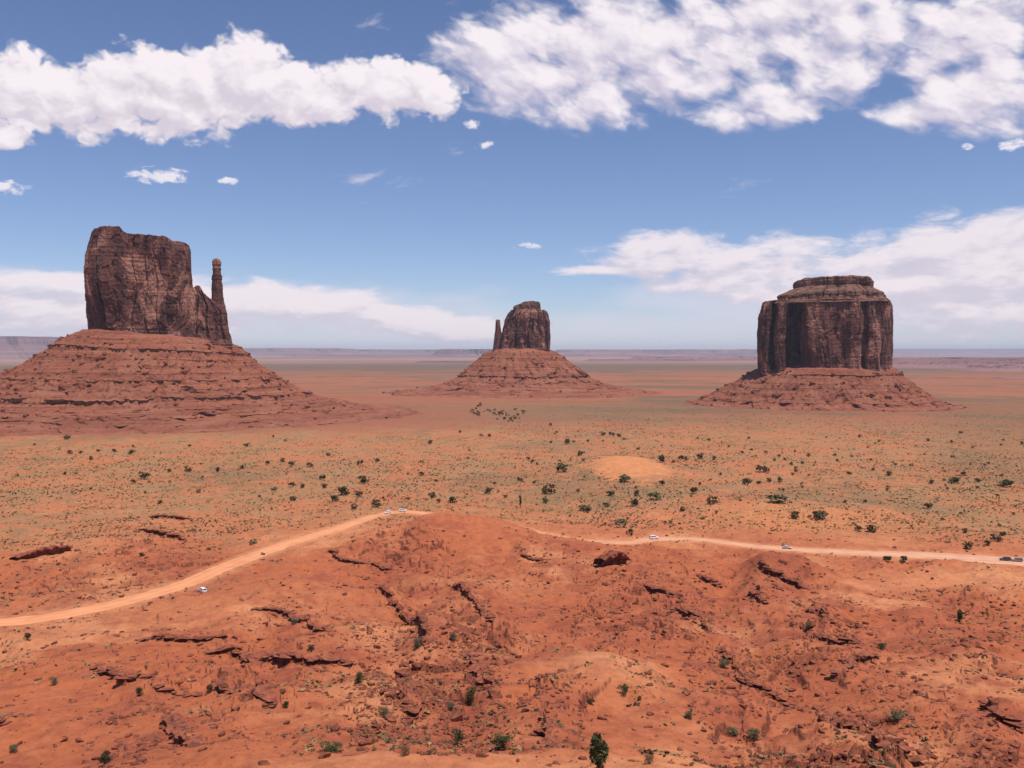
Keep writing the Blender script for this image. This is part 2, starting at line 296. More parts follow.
def build_height():
    x, y, r = GX, GY, Rr
    z = CAMZ - np.exp(0) * hermite(lg(kd), kh, lg(r))
    near = sst(r, 30, 120); nf = 1 - sst(r, 420, 620)
    z += near * (fbm(x / 95, y / 95, 3, 11) * (2.2 + 2.6 * nf)) * (1 - 0.6 * sst(r, 3000, 9000))
    rid = 1 - np.abs(fbm(x / 42 + 0.4 * perlin(x / 60, y / 60, 5), y / 42, 3, 21)) * 2.2
    z += near * nf * (rid - 0.6) * 3.2
    z += near * fbm(x / 13, y / 13, 4, 31) * (0.35 + 0.75 * nf)
    z += near * fbm(x / 3.1, y / 3.1, 3, 41, 0.6) * 0.34 * (1 - sst(r, 300, 900)) 
    def mound(px, rm, ax, ay, hh, pw=1.0):
        a = math.atan((px - 512) / F); cx, cy = rm * math.sin(a), rm * math.cos(a)
        q = ((x - cx) / ax) ** 2 + ((y - cy) / ay) ** 2
        return hh * np.exp(-q ** pw)
    z += mound(458, 455, 38, 40, 9.6); z += mound(405, 440, 30, 22, 3.0)
    z += mound(782, 388, 20, 17, 8.0, 1.6)                 # dark red knob by the right road
    z += mound(627, 775, 40, 85, 8, 1.3)                  # pale dune
    z += mound(480, 330, 14, 26, 4.0); z += mound(590, 205, 14, 28, 5.0); z += mound(430, 250, 12, 20, 2.5)
    z += mound(800, 108, 42, 14, 4.5); z += mound(560, 190, 10, 20, 2)
    z += mound(780, 590, 70, 40, 3)
    # shallow drainage lines
    z -= near * nf * 3.5 * np.exp(-((x - (40 + 0.20 * (y - 120) + 7 * np.sin(y / 28))) / 8) ** 2) * sst(y, 110, 160)
    z -= near * nf * 2.5 * np.exp(-((x - (-8 - 0.16 * (y - 120) + 6 * np.sin(y / 23 + 1))) / 6) ** 2) * sst(y, 110, 150)
    # strata: level treads and sharp risers where beds crop out
    step = 2.6; zz = z + fbm(x / 30, y / 30, 3, 55) * 2.0; k = np.floor(zz / step); fr = zz / step - k
    ter = (k + sst(fr, 0.80, 0.97)) * step - (zz - z)
    mk = sst(fbm(x / 38, y / 38, 3, 61), 0.02, 0.32) * nf * near * sst(r, 80, 130)
    RGH = rough(x, y); z = z + (ter - z) * mk * (0.15 + 0.65 * RGH)
    # broken shelves: beds that end in jagged little scarps, gathered in fields
    wx_ = x + 5 * perlin(x / 14, y / 14, 71) + 1.3 * perlin(x / 3.3, y / 3.3, 72); wy_ = y + 5 * perlin(x / 14, y / 14, 73) + 1.3 * perlin(x / 3.3, y / 3.3, 74)
    for (sc, amp_, sd_, th_, mth) in ((34, 1.5, 81, 0.14, 0.10), (21, 1.9, 84, 0.05, 0.0), (13, 1.5, 87, 0.10, -0.02)):
        n_ = fbm(wx_ / sc, wy_ / sc, 3, sd_); fld = sst(fbm(x / 55, y / 55, 2, sd_ + 1), mth - 0.05, mth + 0.25)
        z = z + amp_ * fld * RGH * nf * near * sst(r, 95, 130) * (sst(n_, th_, th_ + 0.022) - 0.35 * sst(n_, th_, th_ + 0.5))
    return z
Z0 = build_height()

def project(x, y, z):
    d = y * CF[1] + (z - CAMZ) * CF[2]; return 512 + F * x / d, 384 - F * (y * CU[1] + (z - CAMZ) * CU[2]) / d
def hit(G, px, py, rmin=82):
    a = np.radians(ac); j = int(np.argmin(np.abs(np.where(np.abs(a) < 1.2, 512 + F * np.tan(np.clip(a, -1.2, 1.2)), 1e9) - px)))
    i0 = int(np.searchsorted(rc, rmin)); X, Y, Z = GX[i0:, j], GY[i0:, j], G[i0:, j]
    _, q = project(X, Y, Z); k = int(np.argmax(q <= py))
    if k == 0: k = 1
    s = (q[k - 1] - py) / max(q[k - 1] - q[k], 1e-6); s = min(max(s, 0), 1)
    return np.array([X[k - 1] + (X[k] - X[k - 1]) * s, Y[k - 1] + (Y[k] - Y[k - 1]) * s, Z[k - 1] + (Z[k] - Z[k - 1]) * s])
def spline(P, n=20):
    P = np.array(P, float); out = []
    Q = np.vstack([2 * P[0] - P[1], P, 2 * P[-1] - P[-2]])
    for i in range(1, len(Q) - 2):
        for s in np.linspace(0, 1, n, endpoint=False):
            out.append(0.5 * ((2 * Q[i]) + (-Q[i-1] + Q[i+1]) * s + (2*Q[i-1] - 5*Q[i] + 4*Q[i+1] - Q[i+2]) * s*s + (-Q[i-1] + 3*Q[i] - 3*Q[i+1] + Q[i+2]) * s**3))
    out.append(P[-1]); return np.array(out)
Zs = G_smooth = Z0

# ---- roads: centre lines read off the photograph and dropped on the ground, terrain graded flat beneath
def gp(px, py):   # point at the mean ground profile (no bumps) for a stable road line
    a = math.atan((px - 512) / F); rs = np.geomspace(80, 5000, 4000); x = rs * math.sin(a); y = rs * math.cos(a); z = CAMZ - hermite(lg(kd), kh, lg(rs))
    _, q = project(x, y, z); k = int(np.argmax(q <= py)); return np.array([x[k], y[k]])
road_defs = []
RL = spline([gp(*p) for p in [(-260, 640), (-120, 632), (0, 622), (60, 614), (120, 602), (180, 585), (225, 566), (280, 546), (330, 531), (375, 516), (404, 512), (440, 515)]], 14)
RRt = spline([gp(*p) for p in [(500, 527), (530, 533), (580, 541), (630, 543), (655, 540), (700, 540), (760, 546), (850, 552), (930, 556), (1000, 561), (1100, 566), (1300, 572)]], 14)
WL = lambda s: 4.4
Zg = Z0.copy(); RD = np.full(Z0.shape, 1e9)
road_data = []
def grade(line, wfun, shift=0.0):
    global Zg, RD
    # resample evenly
    seg = np.hypot(*np.diff(line, axis=0).T); L = np.concatenate([[0], np.cumsum(seg)]); n = int(L[-1] / 2.0)
    s = np.linspace(0, L[-1], n); P = np.stack([np.interp(s, L, line[:, 0]), np.interp(s, L, line[:, 1])], 1)
    h = CAMZ - hermite(lg(kd), kh, lg(np.hypot(P[:, 0], P[:, 1]))) + shift
    hz = G_at(Z0, P[:, 0], P[:, 1]); kern = np.ones(31) / 31; hp = np.convolve(np.pad(hz, 15, mode='edge'), kern, 'valid'); h = 0.72 * h + 0.28 * hp; h = np.convolve(np.pad(h, 15, mode='edge'), kern, 'valid')
    wv = np.array([wfun(q / L[-1]) for q in s])
    sel = np.where((np.abs(A) < R(45)) & (Rr > 200) & (Rr < 900)); X = GX[sel]; Y = GY[sel]
    best = np.full(X.shape, 1e9); bh = np.zeros(X.shape); bw = np.zeros(X.shape)
    for i in range(0, n):
        if i % 1: continue
        m = (np.abs(X - P[i, 0]) < 26) & (np.abs(Y - P[i, 1]) < 26)
        idx = np.nonzero(m)[0]; d = np.hypot(X[idx] - P[i, 0], Y[idx] - P[i, 1]); q = d < best[idx]
        best[idx[q]] = d[q]; bh[idx[q]] = h[i]; bw[idx[q]] = wv[i]
    f = 1 - sst(best, bw + 2.0, bw + 11); Zg[sel] = Zg[sel] * (1 - f) + bh * f
    rd = RD[sel]; RD[sel] = np.minimum(rd, best - bw); road_data.append((P, h, wv, s))
grade(RL, lambda s: 5.0 - 1.6 * max(0, s - 0.55) / 0.45)
grade(RRt, lambda s: 3.2 + 0.8 * min(1, s / 0.3) + 9 * max(0, (s - 0.42)) / 0.58)

# ---- rock ledges: step in the ground + slabs. Low side is on the right hand of the direction of travel.
LEDGES = [  # (points in the photo, height m, label)
 ([(90, 667), (114, 675), (118, 682), (150, 677)], 1.7, 'long dark undercut ledge on the lower left red slope, stepped at its left end'),
 ([(150, 689), (168, 692), (188, 697)], 0.7, 'thin broken ledge just right of and below the stepped ledge at lower left'),
 ([(140, 642), (162, 639), (188, 641), (218, 638)], 1.6, 'dark horizontal ledge below the left dirt road, upper one of the overlapping pair'),
 ([(207, 652), (232, 651), (262, 660), (286, 661), (340, 665)], 2.0, 'longest black-shadowed ledge left of centre, ending at the head of the rubble slope'),
 ([(210, 686), (235, 698), (250, 692), (264, 706)], 2.0, 'arched red overhang with a dark hollow beneath it at lower left'),
 ([(163, 720), (171, 735), (188, 746)], 1.9, 'short dark crevice ledge slanting down to the right near the bottom left'),
 ([(252, 609), (290, 617), (325, 632)], 1.4, 'broken dark ledge on the red slope right below the left road bend'),
 ([(137, 530), (160, 534), (182, 540)], 2.4, 'dark lower ledge of the small pair of outcrops above the left road'),
 ([(148, 517), (186, 520)], 2.0, 'upper ledge of the small pair of outcrops above the left road'),
 ([(330, 551), (350, 562), (390, 569)], 1.6, 'dark crack-like ledge crossing the slope below the road bend left of centre'),
 ([(376, 587), (389, 602), (402, 615), (420, 622), (427, 641)], 2.4, 'curving dark ledge dropping down the centre left slope into the rubble'),
 ([(452, 587), (470, 597), (480, 608), (487, 621)], 2.2, 'curving dark ledge right of centre ridge line, above the central rubble'),
 ([(398, 672), (405, 688), (404, 709)], 2.2, 'short upright black cleft ledge among the boulders left of centre'),
 ([(464, 652), (476, 666), (481, 684)], 2.0, 'dark broken ledge at the right edge of the central boulder field'),
 ([(553, 704), (546, 722), (552, 741)], 2.0, 'narrow dark cleft ledge in the smooth red slope left of the lone juniper'),
 ([(762, 562), (768, 572), (785, 580), (806, 588)], 2.8, 'dark jagged ledge wrapping the red knob below the right road'),
 ([(752, 594), (766, 604)], 2.2, 'small dark ledge on the slope just below the red knob'),
 ([(700, 578), (722, 588)], 1.6, 'small dark ledge with pale stones left of the red knob'),
 ([(812, 610), (828, 616), (842, 625)], 1.8, 'dark ledge at the head of the stony gully below the red knob'),
 ([(818, 634), (836, 642), (862, 645)], 1.6, 'lower ledge crossing the stony gully below the red knob'),
 ([(722, 650), (744, 680), (790, 704)], 1.5, 'broken ledge along the rubble channel right of centre'),
 ([(830, 718), (850, 727), (878, 730)], 2.0, 'dark recessed ledge near the rounded sage bush at lower right'),
 ([(872, 738), (900, 754), (925, 766)], 1.3, 'slanting crack ledge below the recessed ledge at lower right'),
 ([(990, 705), (1008, 716), (1030, 729)], 1.9, 'dark ledge cut off by the right edge of the picture'),
 ([(840, 678), (860, 664), (882, 658)], 1.2, 'thin ledge climbing to the right on the lower right slope'),
 ([(640, 585), (664, 592), (684, 600)], 1.4, 'low broken ledge in the stony slope under the right road'),
 ([(676, 610), (702, 618), (716, 632)], 1.4, 'low dark ledge in the rubble right of centre'),
 ([(0, 720), (20, 716)], 0.8, 'faint low ledge touching the left edge near the bottom'),
 ([(520, 556), (545, 560)], 1.0, 'faint red ledge on the back of the central ridge'),
]
Zh = Zg.copy(); ledge_data = []
for li, (pts, hA, lab) in enumerate(LEDGES):
    P = np.array([hit(Zg, *p)[:2] for p in pts])
    seg = np.hypot(*np.diff(P, axis=0).T); L = np.concatenate([[0], np.cumsum(seg)]); n = max(int(L[-1] / 0.5), 6); s = np.linspace(0, L[-1], n)
    Q = np.stack([np.interp(s, L, P[:, 0]), np.interp(s, L, P[:, 1])], 1)
    T = np.gradient(Q, axis=0); T /= np.linalg.norm(T, axis=1)[:, None] + 1e-9; N = np.stack([-T[:, 1], T[:, 0]], 1)   # left = high side
    Q = Q + N * (fbm(s / 5.0, s * 0 + li * 3.3, 3, 77)[:, None] * 1.9)
    T = np.gradient(Q, axis=0); kk = np.ones(5) / 5; T = np.stack([np.convolve(np.pad(T[:, i], 2, mode='edge'), kk, 'valid') for i in (0, 1)], 1)
    T /= np.linalg.norm(T, axis=1)[:, None] + 1e-9; N = np.stack([-T[:, 1], T[:, 0]], 1)
    endf = np.minimum(1, np.minimum(s, L[-1] - s) / (0.14 * L[-1] + 1.0)) ** 0.6; hh = 1.35 * hA * endf * (0.8 + 0.3 * fbm(s / 4, s * 0 + li, 2, 5))
    m = (GX > Q[:, 0].min() - 16) & (GX < Q[:, 0].max() + 16) & (GY > Q[:, 1].min() - 16) & (GY < Q[:, 1].max() + 16)
    idx = np.nonzero(m.ravel())[0]; X = GX.ravel()[idx]; Y = GY.ravel()[idx]
    best = np.full(X.shape, 1e9); bi = np.zeros(X.shape, int)
    for i in range(n):
        d = (X - Q[i, 0]) ** 2 + (Y - Q[i, 1]) ** 2; q = d < best; best[q] = d[q]; bi[q] = i
    best = np.sqrt(best); sg = (X - Q[bi, 0]) * N[bi, 0] + (Y - Q[bi, 1]) * N[bi, 1]
    end = (bi > 0) & (bi < n - 1)
    up = np.where(sg > 0, np.exp(-(best / 7.5) ** 2), np.where(best < 0.6, (1 - best / 0.6) * 0.5, 0)) * np.where(end, 1, np.exp(-(best / 1.2) ** 2)) * hh[bi] * 0.72
    dn = np.where(sg <= 0, np.exp(-((best - 0.4) / 3.0) ** 2), 0) * np.where(end, 1, np.exp(-(best / 1.2) ** 2)) * hh[bi] * 0.28
    flatv = Zh.ravel(); flatv[idx] += (up - dn) * (RD.ravel()[idx] > 3); Zh = flatv.reshape(Zh.shape)
    ledge_data.append((Q, N, T, hh, s, lab))
Z = Zh

# ---- ground colour
def ground_colour():
    x, y, r = GX, GY, Rr
    nf_ = 1 - sst(r, 420, 560); PX = GPX; PY = pyd(np.maximum(r, 60))
    red = np.array([0.415, 0.120, 0.050]); org = np.array([0.47, 0.170, 0.075]); tan = np.array([0.315, 0.178, 0.084]); pal = np.array([0.60, 0.255, 0.115])
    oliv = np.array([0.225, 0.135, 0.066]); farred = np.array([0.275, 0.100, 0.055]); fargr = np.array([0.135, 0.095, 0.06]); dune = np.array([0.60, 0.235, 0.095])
    brick = np.array([0.33, 0.088, 0.044])
    def mx(c, d, f): return c + (d - c) * f[..., None]
    n1 = fbm(x / 60, y / 60, 4, 101); n2 = fbm(x / 17, y / 17, 4, 111); n3 = fbm(x / 150, y / 260, 4, 121); n4 = fbm(x / 5, y / 5, 3, 131, 0.6)
    c = np.zeros(x.shape + (3,)) + red
    c = mx(c, org, sst(n1 + 0.5 * n2, -0.2, 0.5) * 0.55); c = mx(c, brick, sst(n2 + 0.6 * n4, 0.02, 0.4) * 0.9); c = mx(c, pal, sst(n1 - 0.4 * n2, 0.08, 0.45) * 0.6)
    mid = sst(r, 400, 540); c = mx(c, org, mid * 0.85)
    # scrub-covered plain: tan and olive cover in patches
    pl = sst(r, 470, 620) * (1 - sst(r, 1500, 2300)); veg = sst(n1 + 0.7 * n2 + 1.0 * n4 + 0.2, -0.15, 0.45) * pl
    left_side = sst(r, 300, 380) * (1 - sst(r, 480, 620)) * sst(-x, 60, 140)
    c = mx(c, tan, np.clip(veg * 0.82 + left_side * sst(n2 + n4, 0, 0.5) * 0.5, 0, 1)); c = mx(c, oliv, pl * sst(n3 + 0.5 * n2 + 0.3 * n4, 0.0, 0.45) * 0.7)
    # bare red apron round the western butte
    ap = np.exp(-((((x + 600) / 640) ** 2 + ((y - 1500) / 330) ** 2) * (1 + 0.9 * n1 + 0.5 * n2)) ** 2); c = mx(c, farred * 1.15, ap * (0.9 - 0.3 * sst(n4, 0, 0.5)))
    ap = np.exp(-((((x - 640) / 440) ** 2 + ((y - 1830) / 290) ** 2) * (1 + 0.9 * n1 + 0.5 * n2)) ** 2); c = mx(c, farred * 1.1, ap * 0.85)
    # olive belts and red belts further out, dark cloud shade painted into the olive
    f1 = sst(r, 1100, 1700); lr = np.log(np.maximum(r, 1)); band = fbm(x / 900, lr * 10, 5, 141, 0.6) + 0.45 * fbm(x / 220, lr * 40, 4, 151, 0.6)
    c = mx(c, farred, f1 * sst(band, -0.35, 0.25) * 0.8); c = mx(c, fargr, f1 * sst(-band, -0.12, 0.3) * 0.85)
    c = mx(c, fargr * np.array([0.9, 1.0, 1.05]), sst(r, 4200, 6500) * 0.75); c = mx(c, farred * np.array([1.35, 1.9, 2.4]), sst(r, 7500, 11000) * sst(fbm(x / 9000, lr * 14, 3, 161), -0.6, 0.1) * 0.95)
    ap = np.exp(-((((x + 480) / 620) ** 2 + ((y - 1420) / 240) ** 2) * (1 + 0.9 * n1 + 0.5 * n2)) ** 2); c = mx(c, farred * 1.1, ap * (0.85 - 0.3 * sst(n4, 0, 0.5)))
    # green belt right of the middle distance
    c = mx(c, oliv, sst(r, 1250, 1500) * (1 - sst(r, 1800, 2000)) * sst(PX, 430, 520) * (1 - sst(PX, 640, 720)) * 0.5)
    c = mx(c, oliv * 0.9, sst(PX, 900, 990) * sst(r, 700, 900) * (1 - sst(r, 1900, 2600)) * 0.45)  # darker right plain: green cover with cloud shade put into its colour
    # dune and graded shoulders
    du = np.exp(-((((x - math.sin(math.atan((627-512)/F)) * 765) / 32) ** 2 + ((y - 752) / 78) ** 2) * (1 + 1.1 * n2 + 0.5 * n4)) ** 3); c = mx(c, dune, du * (0.95 - 0.35 * sst(n4, 0.1, 0.5)))
    c = mx(c, dune * 0.92, np.exp(-(((x - 178) / 62) ** 2 + ((y - 520) / 46) ** 2) ** 2) * 0.6)
    sh = (1 - sst(RD + 3 * n4, 0, 7)); c = mx(c, pal * 0.95, sh * 0.75)
    # pale dusty crests in the foreground
    for (px, rm, ax, ay, s) in ((605, 205, 13, 10, .8), (690, 112, 40, 12, .7), (490, 345, 18, 10, .5), (640, 190, 14, 8, .5), (470, 250, 9, 14, .4), (860, 120, 40, 10, .5), (345, 470, 26, 24, .8), (1000, 410, 60, 24, .7), (640, 450, 30, 12, .5), (120, 330, 60, 26, .35)):
        a = math.atan((px - 512) / F); q = ((x - rm * math.sin(a)) / ax) ** 2 + ((y - rm * math.cos(a)) / ay) ** 2
        c = mx(c, pal, np.exp(-q * (1 + 0.6 * n2)) * s)
    rg = rough(x, y); c = mx(c, brick * 0.92, np.clip(rg * nf_ * (0.45 + 0.5 * sst(n2 + n4, -0.2, 0.4)), 0, 0.85))
    a = math.atan((782 - 512) / F); c = mx(c, brick * 0.9, np.exp(-(((x - 388 * math.sin(a)) / 20) ** 2 + ((y - 388 * math.cos(a)) / 17) ** 2) ** 2) * 0.8)
    return np.clip(c, 0.01, 0.8)
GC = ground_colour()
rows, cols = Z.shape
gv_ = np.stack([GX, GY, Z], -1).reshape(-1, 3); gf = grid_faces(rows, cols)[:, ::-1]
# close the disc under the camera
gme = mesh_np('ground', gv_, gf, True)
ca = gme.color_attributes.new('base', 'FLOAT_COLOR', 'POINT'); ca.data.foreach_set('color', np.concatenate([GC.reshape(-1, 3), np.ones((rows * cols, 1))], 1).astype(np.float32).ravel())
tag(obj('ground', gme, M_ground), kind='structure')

# ---- dirt road sheets
def road(P, h, wv, s, c0, c1, lift=0.14):
    T = np.gradient(P, axis=0); T /= np.linalg.norm(T, axis=1)[:, None]; N = np.stack([-T[:, 1], T[:, 0]], 1)
    K = 9; V = []; CC = []
    for k in range(K):
        u = -1 + 2 * k / (K - 1); e = (np.abs(u) > 0.9) * fbm(s / 6, s * 0 + u, 4, 9) * 1.6
        off = (wv + e) * u; xy = P + N * off[:, None]; V.append(np.stack([xy[:, 0], xy[:, 1], h + lift - 0.12 * abs(u) ** 4], 1))
        f = np.clip(s / s[-1], 0, 1)[:, None]; rut = (1.0 - 0.13 * (abs(abs(u) - 0.5) < 0.13) - 0.10 * (abs(u) > 0.8)) * (1 + 0.10 * fbm(s / 18, s * 0 + u * 1.7, 4, 19)[:, None]); CC.append((np.array(c0) * (1 - f) + np.array(c1) * f) * rut)
    V = np.stack(V, 1); CC = np.stack(CC, 1)
    me = mesh_np('dirt_road', V.reshape(-1, 3), grid_faces(len(P), K), True)
    q = me.color_attributes.new('base', 'FLOAT_COLOR', 'POINT'); q.data.foreach_set('color', np.concatenate([CC.reshape(-1, 3), np.ones((len(P) * K, 1))], 1).astype(np.float32).ravel())
    o = obj('dirt_road', me, M_road); tag(o, kind='structure')
road(*road_data[0], (0.66, 0.27, 0.125), (0.66, 0.285, 0.145)); road(*road_data[1], (0.60, 0.27, 0.145), (0.62, 0.35, 0.235))

# ------------------------------------------------------------------ buttes
def poly_ring(poly, N):
    P = spline(np.vstack([poly, poly[:1]]), 8)[:-1]; P = 0.45 * P + 0.55 * P
    Pc = np.vstack([P, P[:1]]); L = np.concatenate([[0], np.cumsum(np.hypot(*np.diff(Pc, axis=0).T))]); s = np.linspace(0, L[-1], N, endpoint=False)
    return np.stack([np.interp(s, L, Pc[:, 0]), np.interp(s, L, Pc[:, 1])], 1)
ELL = [(math.cos(a), math.sin(a)) for a in np.linspace(0, 2 * math.pi, 16, endpoint=False)]
BOX = [(-1, 0), (-0.97, -0.62), (-0.55, -0.88), (-0.1, -0.95), (0.45, -0.9), (0.93, -0.7), (1, -0.1), (0.96, 0.6), (0.4, 0.95), (-0.4, 0.95), (-0.95, 0.6)]
def frame(D, pxc):
    a = math.atan((pxc - 512) / F); return math.cos(a), math.sin(a), D / math.cos(a)
def cliff(name, D, prof, top, depth, poly, parent, m, N=520, M=150, pillar=14.0, amp=5.0, seed=0, bot=None, crack=4.0, knob=0.0):
    """prof: (py, pxL, pxR) rows from bottom to top; top: (px, py) skyline"""
    pys = np.array([p[0] for p in prof], float)[::-1]; Ls = np.array([p[1] for p in prof], float)[::-1]; Rs = np.array([p[2] for p in prof], float)[::-1]
    py_b, py_t = prof[0][0], prof[-1][0]
    ring = poly_ring(np.array(poly, float), N); per = np.concatenate([[0], np.cumsum(np.hypot(*np.diff(np.vstack([ring, ring[:1]]), axis=0).T))]); 
    T = np.roll(ring, -1, 0) - np.roll(ring, 1, 0); T /= np.linalg.norm(T, axis=1)[:, None]; Nn = np.stack([T[:, 1], -T[:, 0]], 1)
    ctr = ring.mean(0)
    if ((ring - ctr) * Nn).sum() < 0: Nn = -Nn
    for _ in range(4): Nn = (np.roll(Nn, 1, 0) + Nn + np.roll(Nn, -1, 0)); Nn /= np.linalg.norm(Nn, axis=1)[:, None]
    pxc = (Ls.mean() + Rs.mean()) / 2; ca, sa, _ = frame(D, pxc); dn_ = 0.62 * depth; De = D - dn_ * ca; KX = De * ca / F
    hw0 = (Rs.mean() - Ls.mean()) / 2 * KX; sarc = per[:-1] * hw0
    V = []
    ts = np.concatenate([np.linspace(0, 1, M), [1.0] * 9]); sh = np.concatenate([np.ones(M), np.linspace(0.97, 0.0, 9)])
    tp = np.array(top, float)
    for k, (t_, q) in enumerate(zip(ts, sh)):
        py = py_b + (py_t - py_b) * t_; l = np.interp(py, pys, Ls); r = np.interp(py, pys, Rs)
        cx = (l + r) / 2; hw = (r - l) / 2
        hwm = hw * KX; z0 = CAMZ - (py - 352) / F * De
        X = ring[:, 0]; Yc = ring[:, 1]
        # pillars: blocks of the face stand proud of one another, and shift from tier to tier
        tier = 0.35 * fbm(sarc / 40, sarc * 0 + 3, 2, seed + 3); zt = z0 / 46 + tier
        w1 = sarc / pillar + 1.3 * perlin(sarc / pillar * 0.22, np.full(N, 0.3), seed + 31) + 0.4 * perlin(sarc / pillar * 0.7, np.full(N, z0 / 60), seed + 1) + 0.07 * perlin(sarc / 3, np.full(N, z0 / 9), seed + 8)
        c1 = cell(np.floor(w1), np.floor(zt) * 0 + 1, seed) * 0.7 + cell(np.floor(w1), np.floor(zt), seed + 4) * 0.35
        w2 = sarc / (pillar * 0.36) + 0.3 * perlin(sarc / 9, np.full(N, z0 / 30), seed + 2)
        c2 = cell(np.floor(w2), np.floor(z0 / 21 + 0.4 * perlin(sarc / 15, np.full(N, 0.5), seed + 6)), seed + 5)
        fr = w1 - np.floor(w1); ck = -np.exp(-(np.minimum(fr, 1 - fr) * pillar / 1.1) ** 2) * crack * 1.5 * cell(np.floor(w1 + 0.5), np.zeros(N), seed + 9) ** 2
        dsp = (c1 - 0.6) * amp + (c2 - 0.5) * amp * 0.34 + ck + fbm(sarc / 52, np.full(N, z0 / 150), 4, seed + 7) * amp * 2.3 + perlin(sarc / 4, np.full(N, z0 / 5), seed + 13) * amp * 0.10
        # thin bedding near the foot
        bedm = sst(np.array(t_), 0.26, 0.10); dsp = dsp * (1 - 0.6 * bedm) + bedm * (perlin(sarc / 60, np.full(N, z0 / 3.4), seed + 11) * 2.6)
        edge = np.clip(np.abs(Nn[:, 0]), 0, 1); dsp = (dsp - 0.15 * amp) * (1 - 0.45 * edge ** 4)
        dsp = dsp * min(1, hw0 / 25) + knob * (fbm(sarc / 9, np.full(N, z0 / 9), 3, seed + 40) * 0.8 + (cell([int(z0 / 8.5 + 100)], [1], seed)[0] - 0.5))
        x = (X * hwm + Nn[:, 0] * dsp) * q; y = (Yc * depth * (hwm / hw0) ** 0.7 + Nn[:, 1] * dsp) * q
        wx = cx + x / KX; ztop = unproj(512, 0, D)[2] * 0 + np.array([CAMZ]) 
        topy = np.interp(wx, tp[:, 0], tp[:, 1]); sky_z = CAMZ - (topy - 352) / F * De
        base_z = CAMZ - (py_b - 352) / F * De; nom_top = CAMZ - (py_t - 352) / F * De
        z = base_z + (z0 - base_z) * (sky_z - base_z) / (nom_top - base_z)
        z = z + t_ ** 6 * (fbm(x / 14, y / 14, 3, seed + 15) * 3.2 * min(1, hw0 / 40))
        u = x + (cx - pxc) * KX; V.append(np.stack([(pxc - 512) / F * D + u * ca + y * sa, D - u * sa + y * ca, z], 1))
    V = np.array(V); me = mesh_np(name, V.reshape(-1, 3), grid_faces(len(ts), N, True), False)
    return obj(name, me, m, parent)
def talus(D, cy, levels, dfac, parent, seed, tilt=0.0, N=760):
    """levels (py, pxL, pxR, ledge) from top to foot; ledge>0: an overhanging bed of that many metres"""
    rows = []; 
    for i in range(len(levels) - 1):
        a, b2 = levels[i], levels[i + 1]; n = max(3, int(abs(b2[0] - a[0]) / 0.55))
        for s in np.linspace(0, 1, n, endpoint=False): rows.append([a[0] + (b2[0] - a[0]) * s, a[1] + (b2[1] - a[1]) * s, a[2] + (b2[2] - a[2]) * s, a[3] * (s == 0)])
    rows.append(list(levels[-1])); th = np.linspace(0, 2 * math.pi, N, endpoint=False); ct, st = np.cos(th), np.sin(th)
    V = []; p0, p1 = rows[0][0], rows[-1][0]
    prev = None
    for (py, l, r, lg_) in rows:
        t_ = (py - p0) / (p1 - p0); cx = ((l + r) / 2 - 512) / F * D; hw = (r - l) / 2 / F * D
        x0 = ct * hw; y0 = st * hw * dfac
        g = 1 - np.abs(fbm(x0 / 75 + ct * 2, y0 / 75 + st * 2, 4, seed)) * 2.2
        dr = (g - 0.55) * (4 + 19 * t_) + fbm(x0 / 22, y0 / 22, 4, seed + 3) * (2 + 3 * t_)
        x = cx + ct * (hw + dr); y = cy + st * (hw * dfac + dr)
        z = CAMZ - (py - 352) / F * D - tilt * (x - cx) * (1 - t_) ** 3.2 + fbm(x / 40, y / 40, 4, seed + 8) * 2.6 + fbm(x / 120, y / 120, 2, seed + 9) * 3.5
        z = z + fbm(x / 8, y / 8, 3, seed + 18, 0.6) * 1.0
        if lg_ > 0:
            mk = sst(fbm(ct * 5 + py, st * 5, 3, seed + int(py)), *((-0.28, -0.05) if lg_ > 4 else (-0.02, 0.15))) * np.clip(0.9 + 0.6 * perlin(ct * 45, st * 45 + py, seed + 2), 0.3, 1.5); h = np.abs(lg_) * mk * 1.35
            # lip, underside, riser foot
            jag = 1 + 0.6 * perlin(ct * 90, st * 90 + py, seed + 21)
            V.append(np.stack([x, y, z], 1)); o = h * 0.5 * jag
            V.append(np.stack([x + ct * o, y + st * o, z - 0.15 * h], 1)); V.append(np.stack([x + ct * o * 0.9, y + st * o * 0.9, z - 0.5 * h], 1))
            V.append(np.stack([x - ct * h * 0.15, y - st * h * 0.15, z - 0.62 * h], 1)); V.append(np.stack([x - ct * h * 0.1, y - st * h * 0.1, z - 1.25 * h], 1))
            continue
        V.append(np.stack([x, y, z], 1))
    V = np.array(V); pxm = (levels[3][1] + levels[3][2]) / 2; ca, sa, _ = frame(D, pxm); x0 = (pxm - 512) / F * D
    u = (V[..., 0] - x0) * ca; w_ = V[..., 1] - D; V[..., 0] = x0 + u * ca + w_ * sa; V[..., 1] = D - u * sa + w_ * ca
    me = mesh_np('talus', V.reshape(-1, 3), grid_faces(len(V), N, True)[:, ::-1], False)
    o = obj('talus', me, M_talus, parent); return V
def empty(name, loc):
    o = bpy.data.objects.new(name, None); o.location = loc; C.objects.link(o); o.empty_display_size = 5; return o

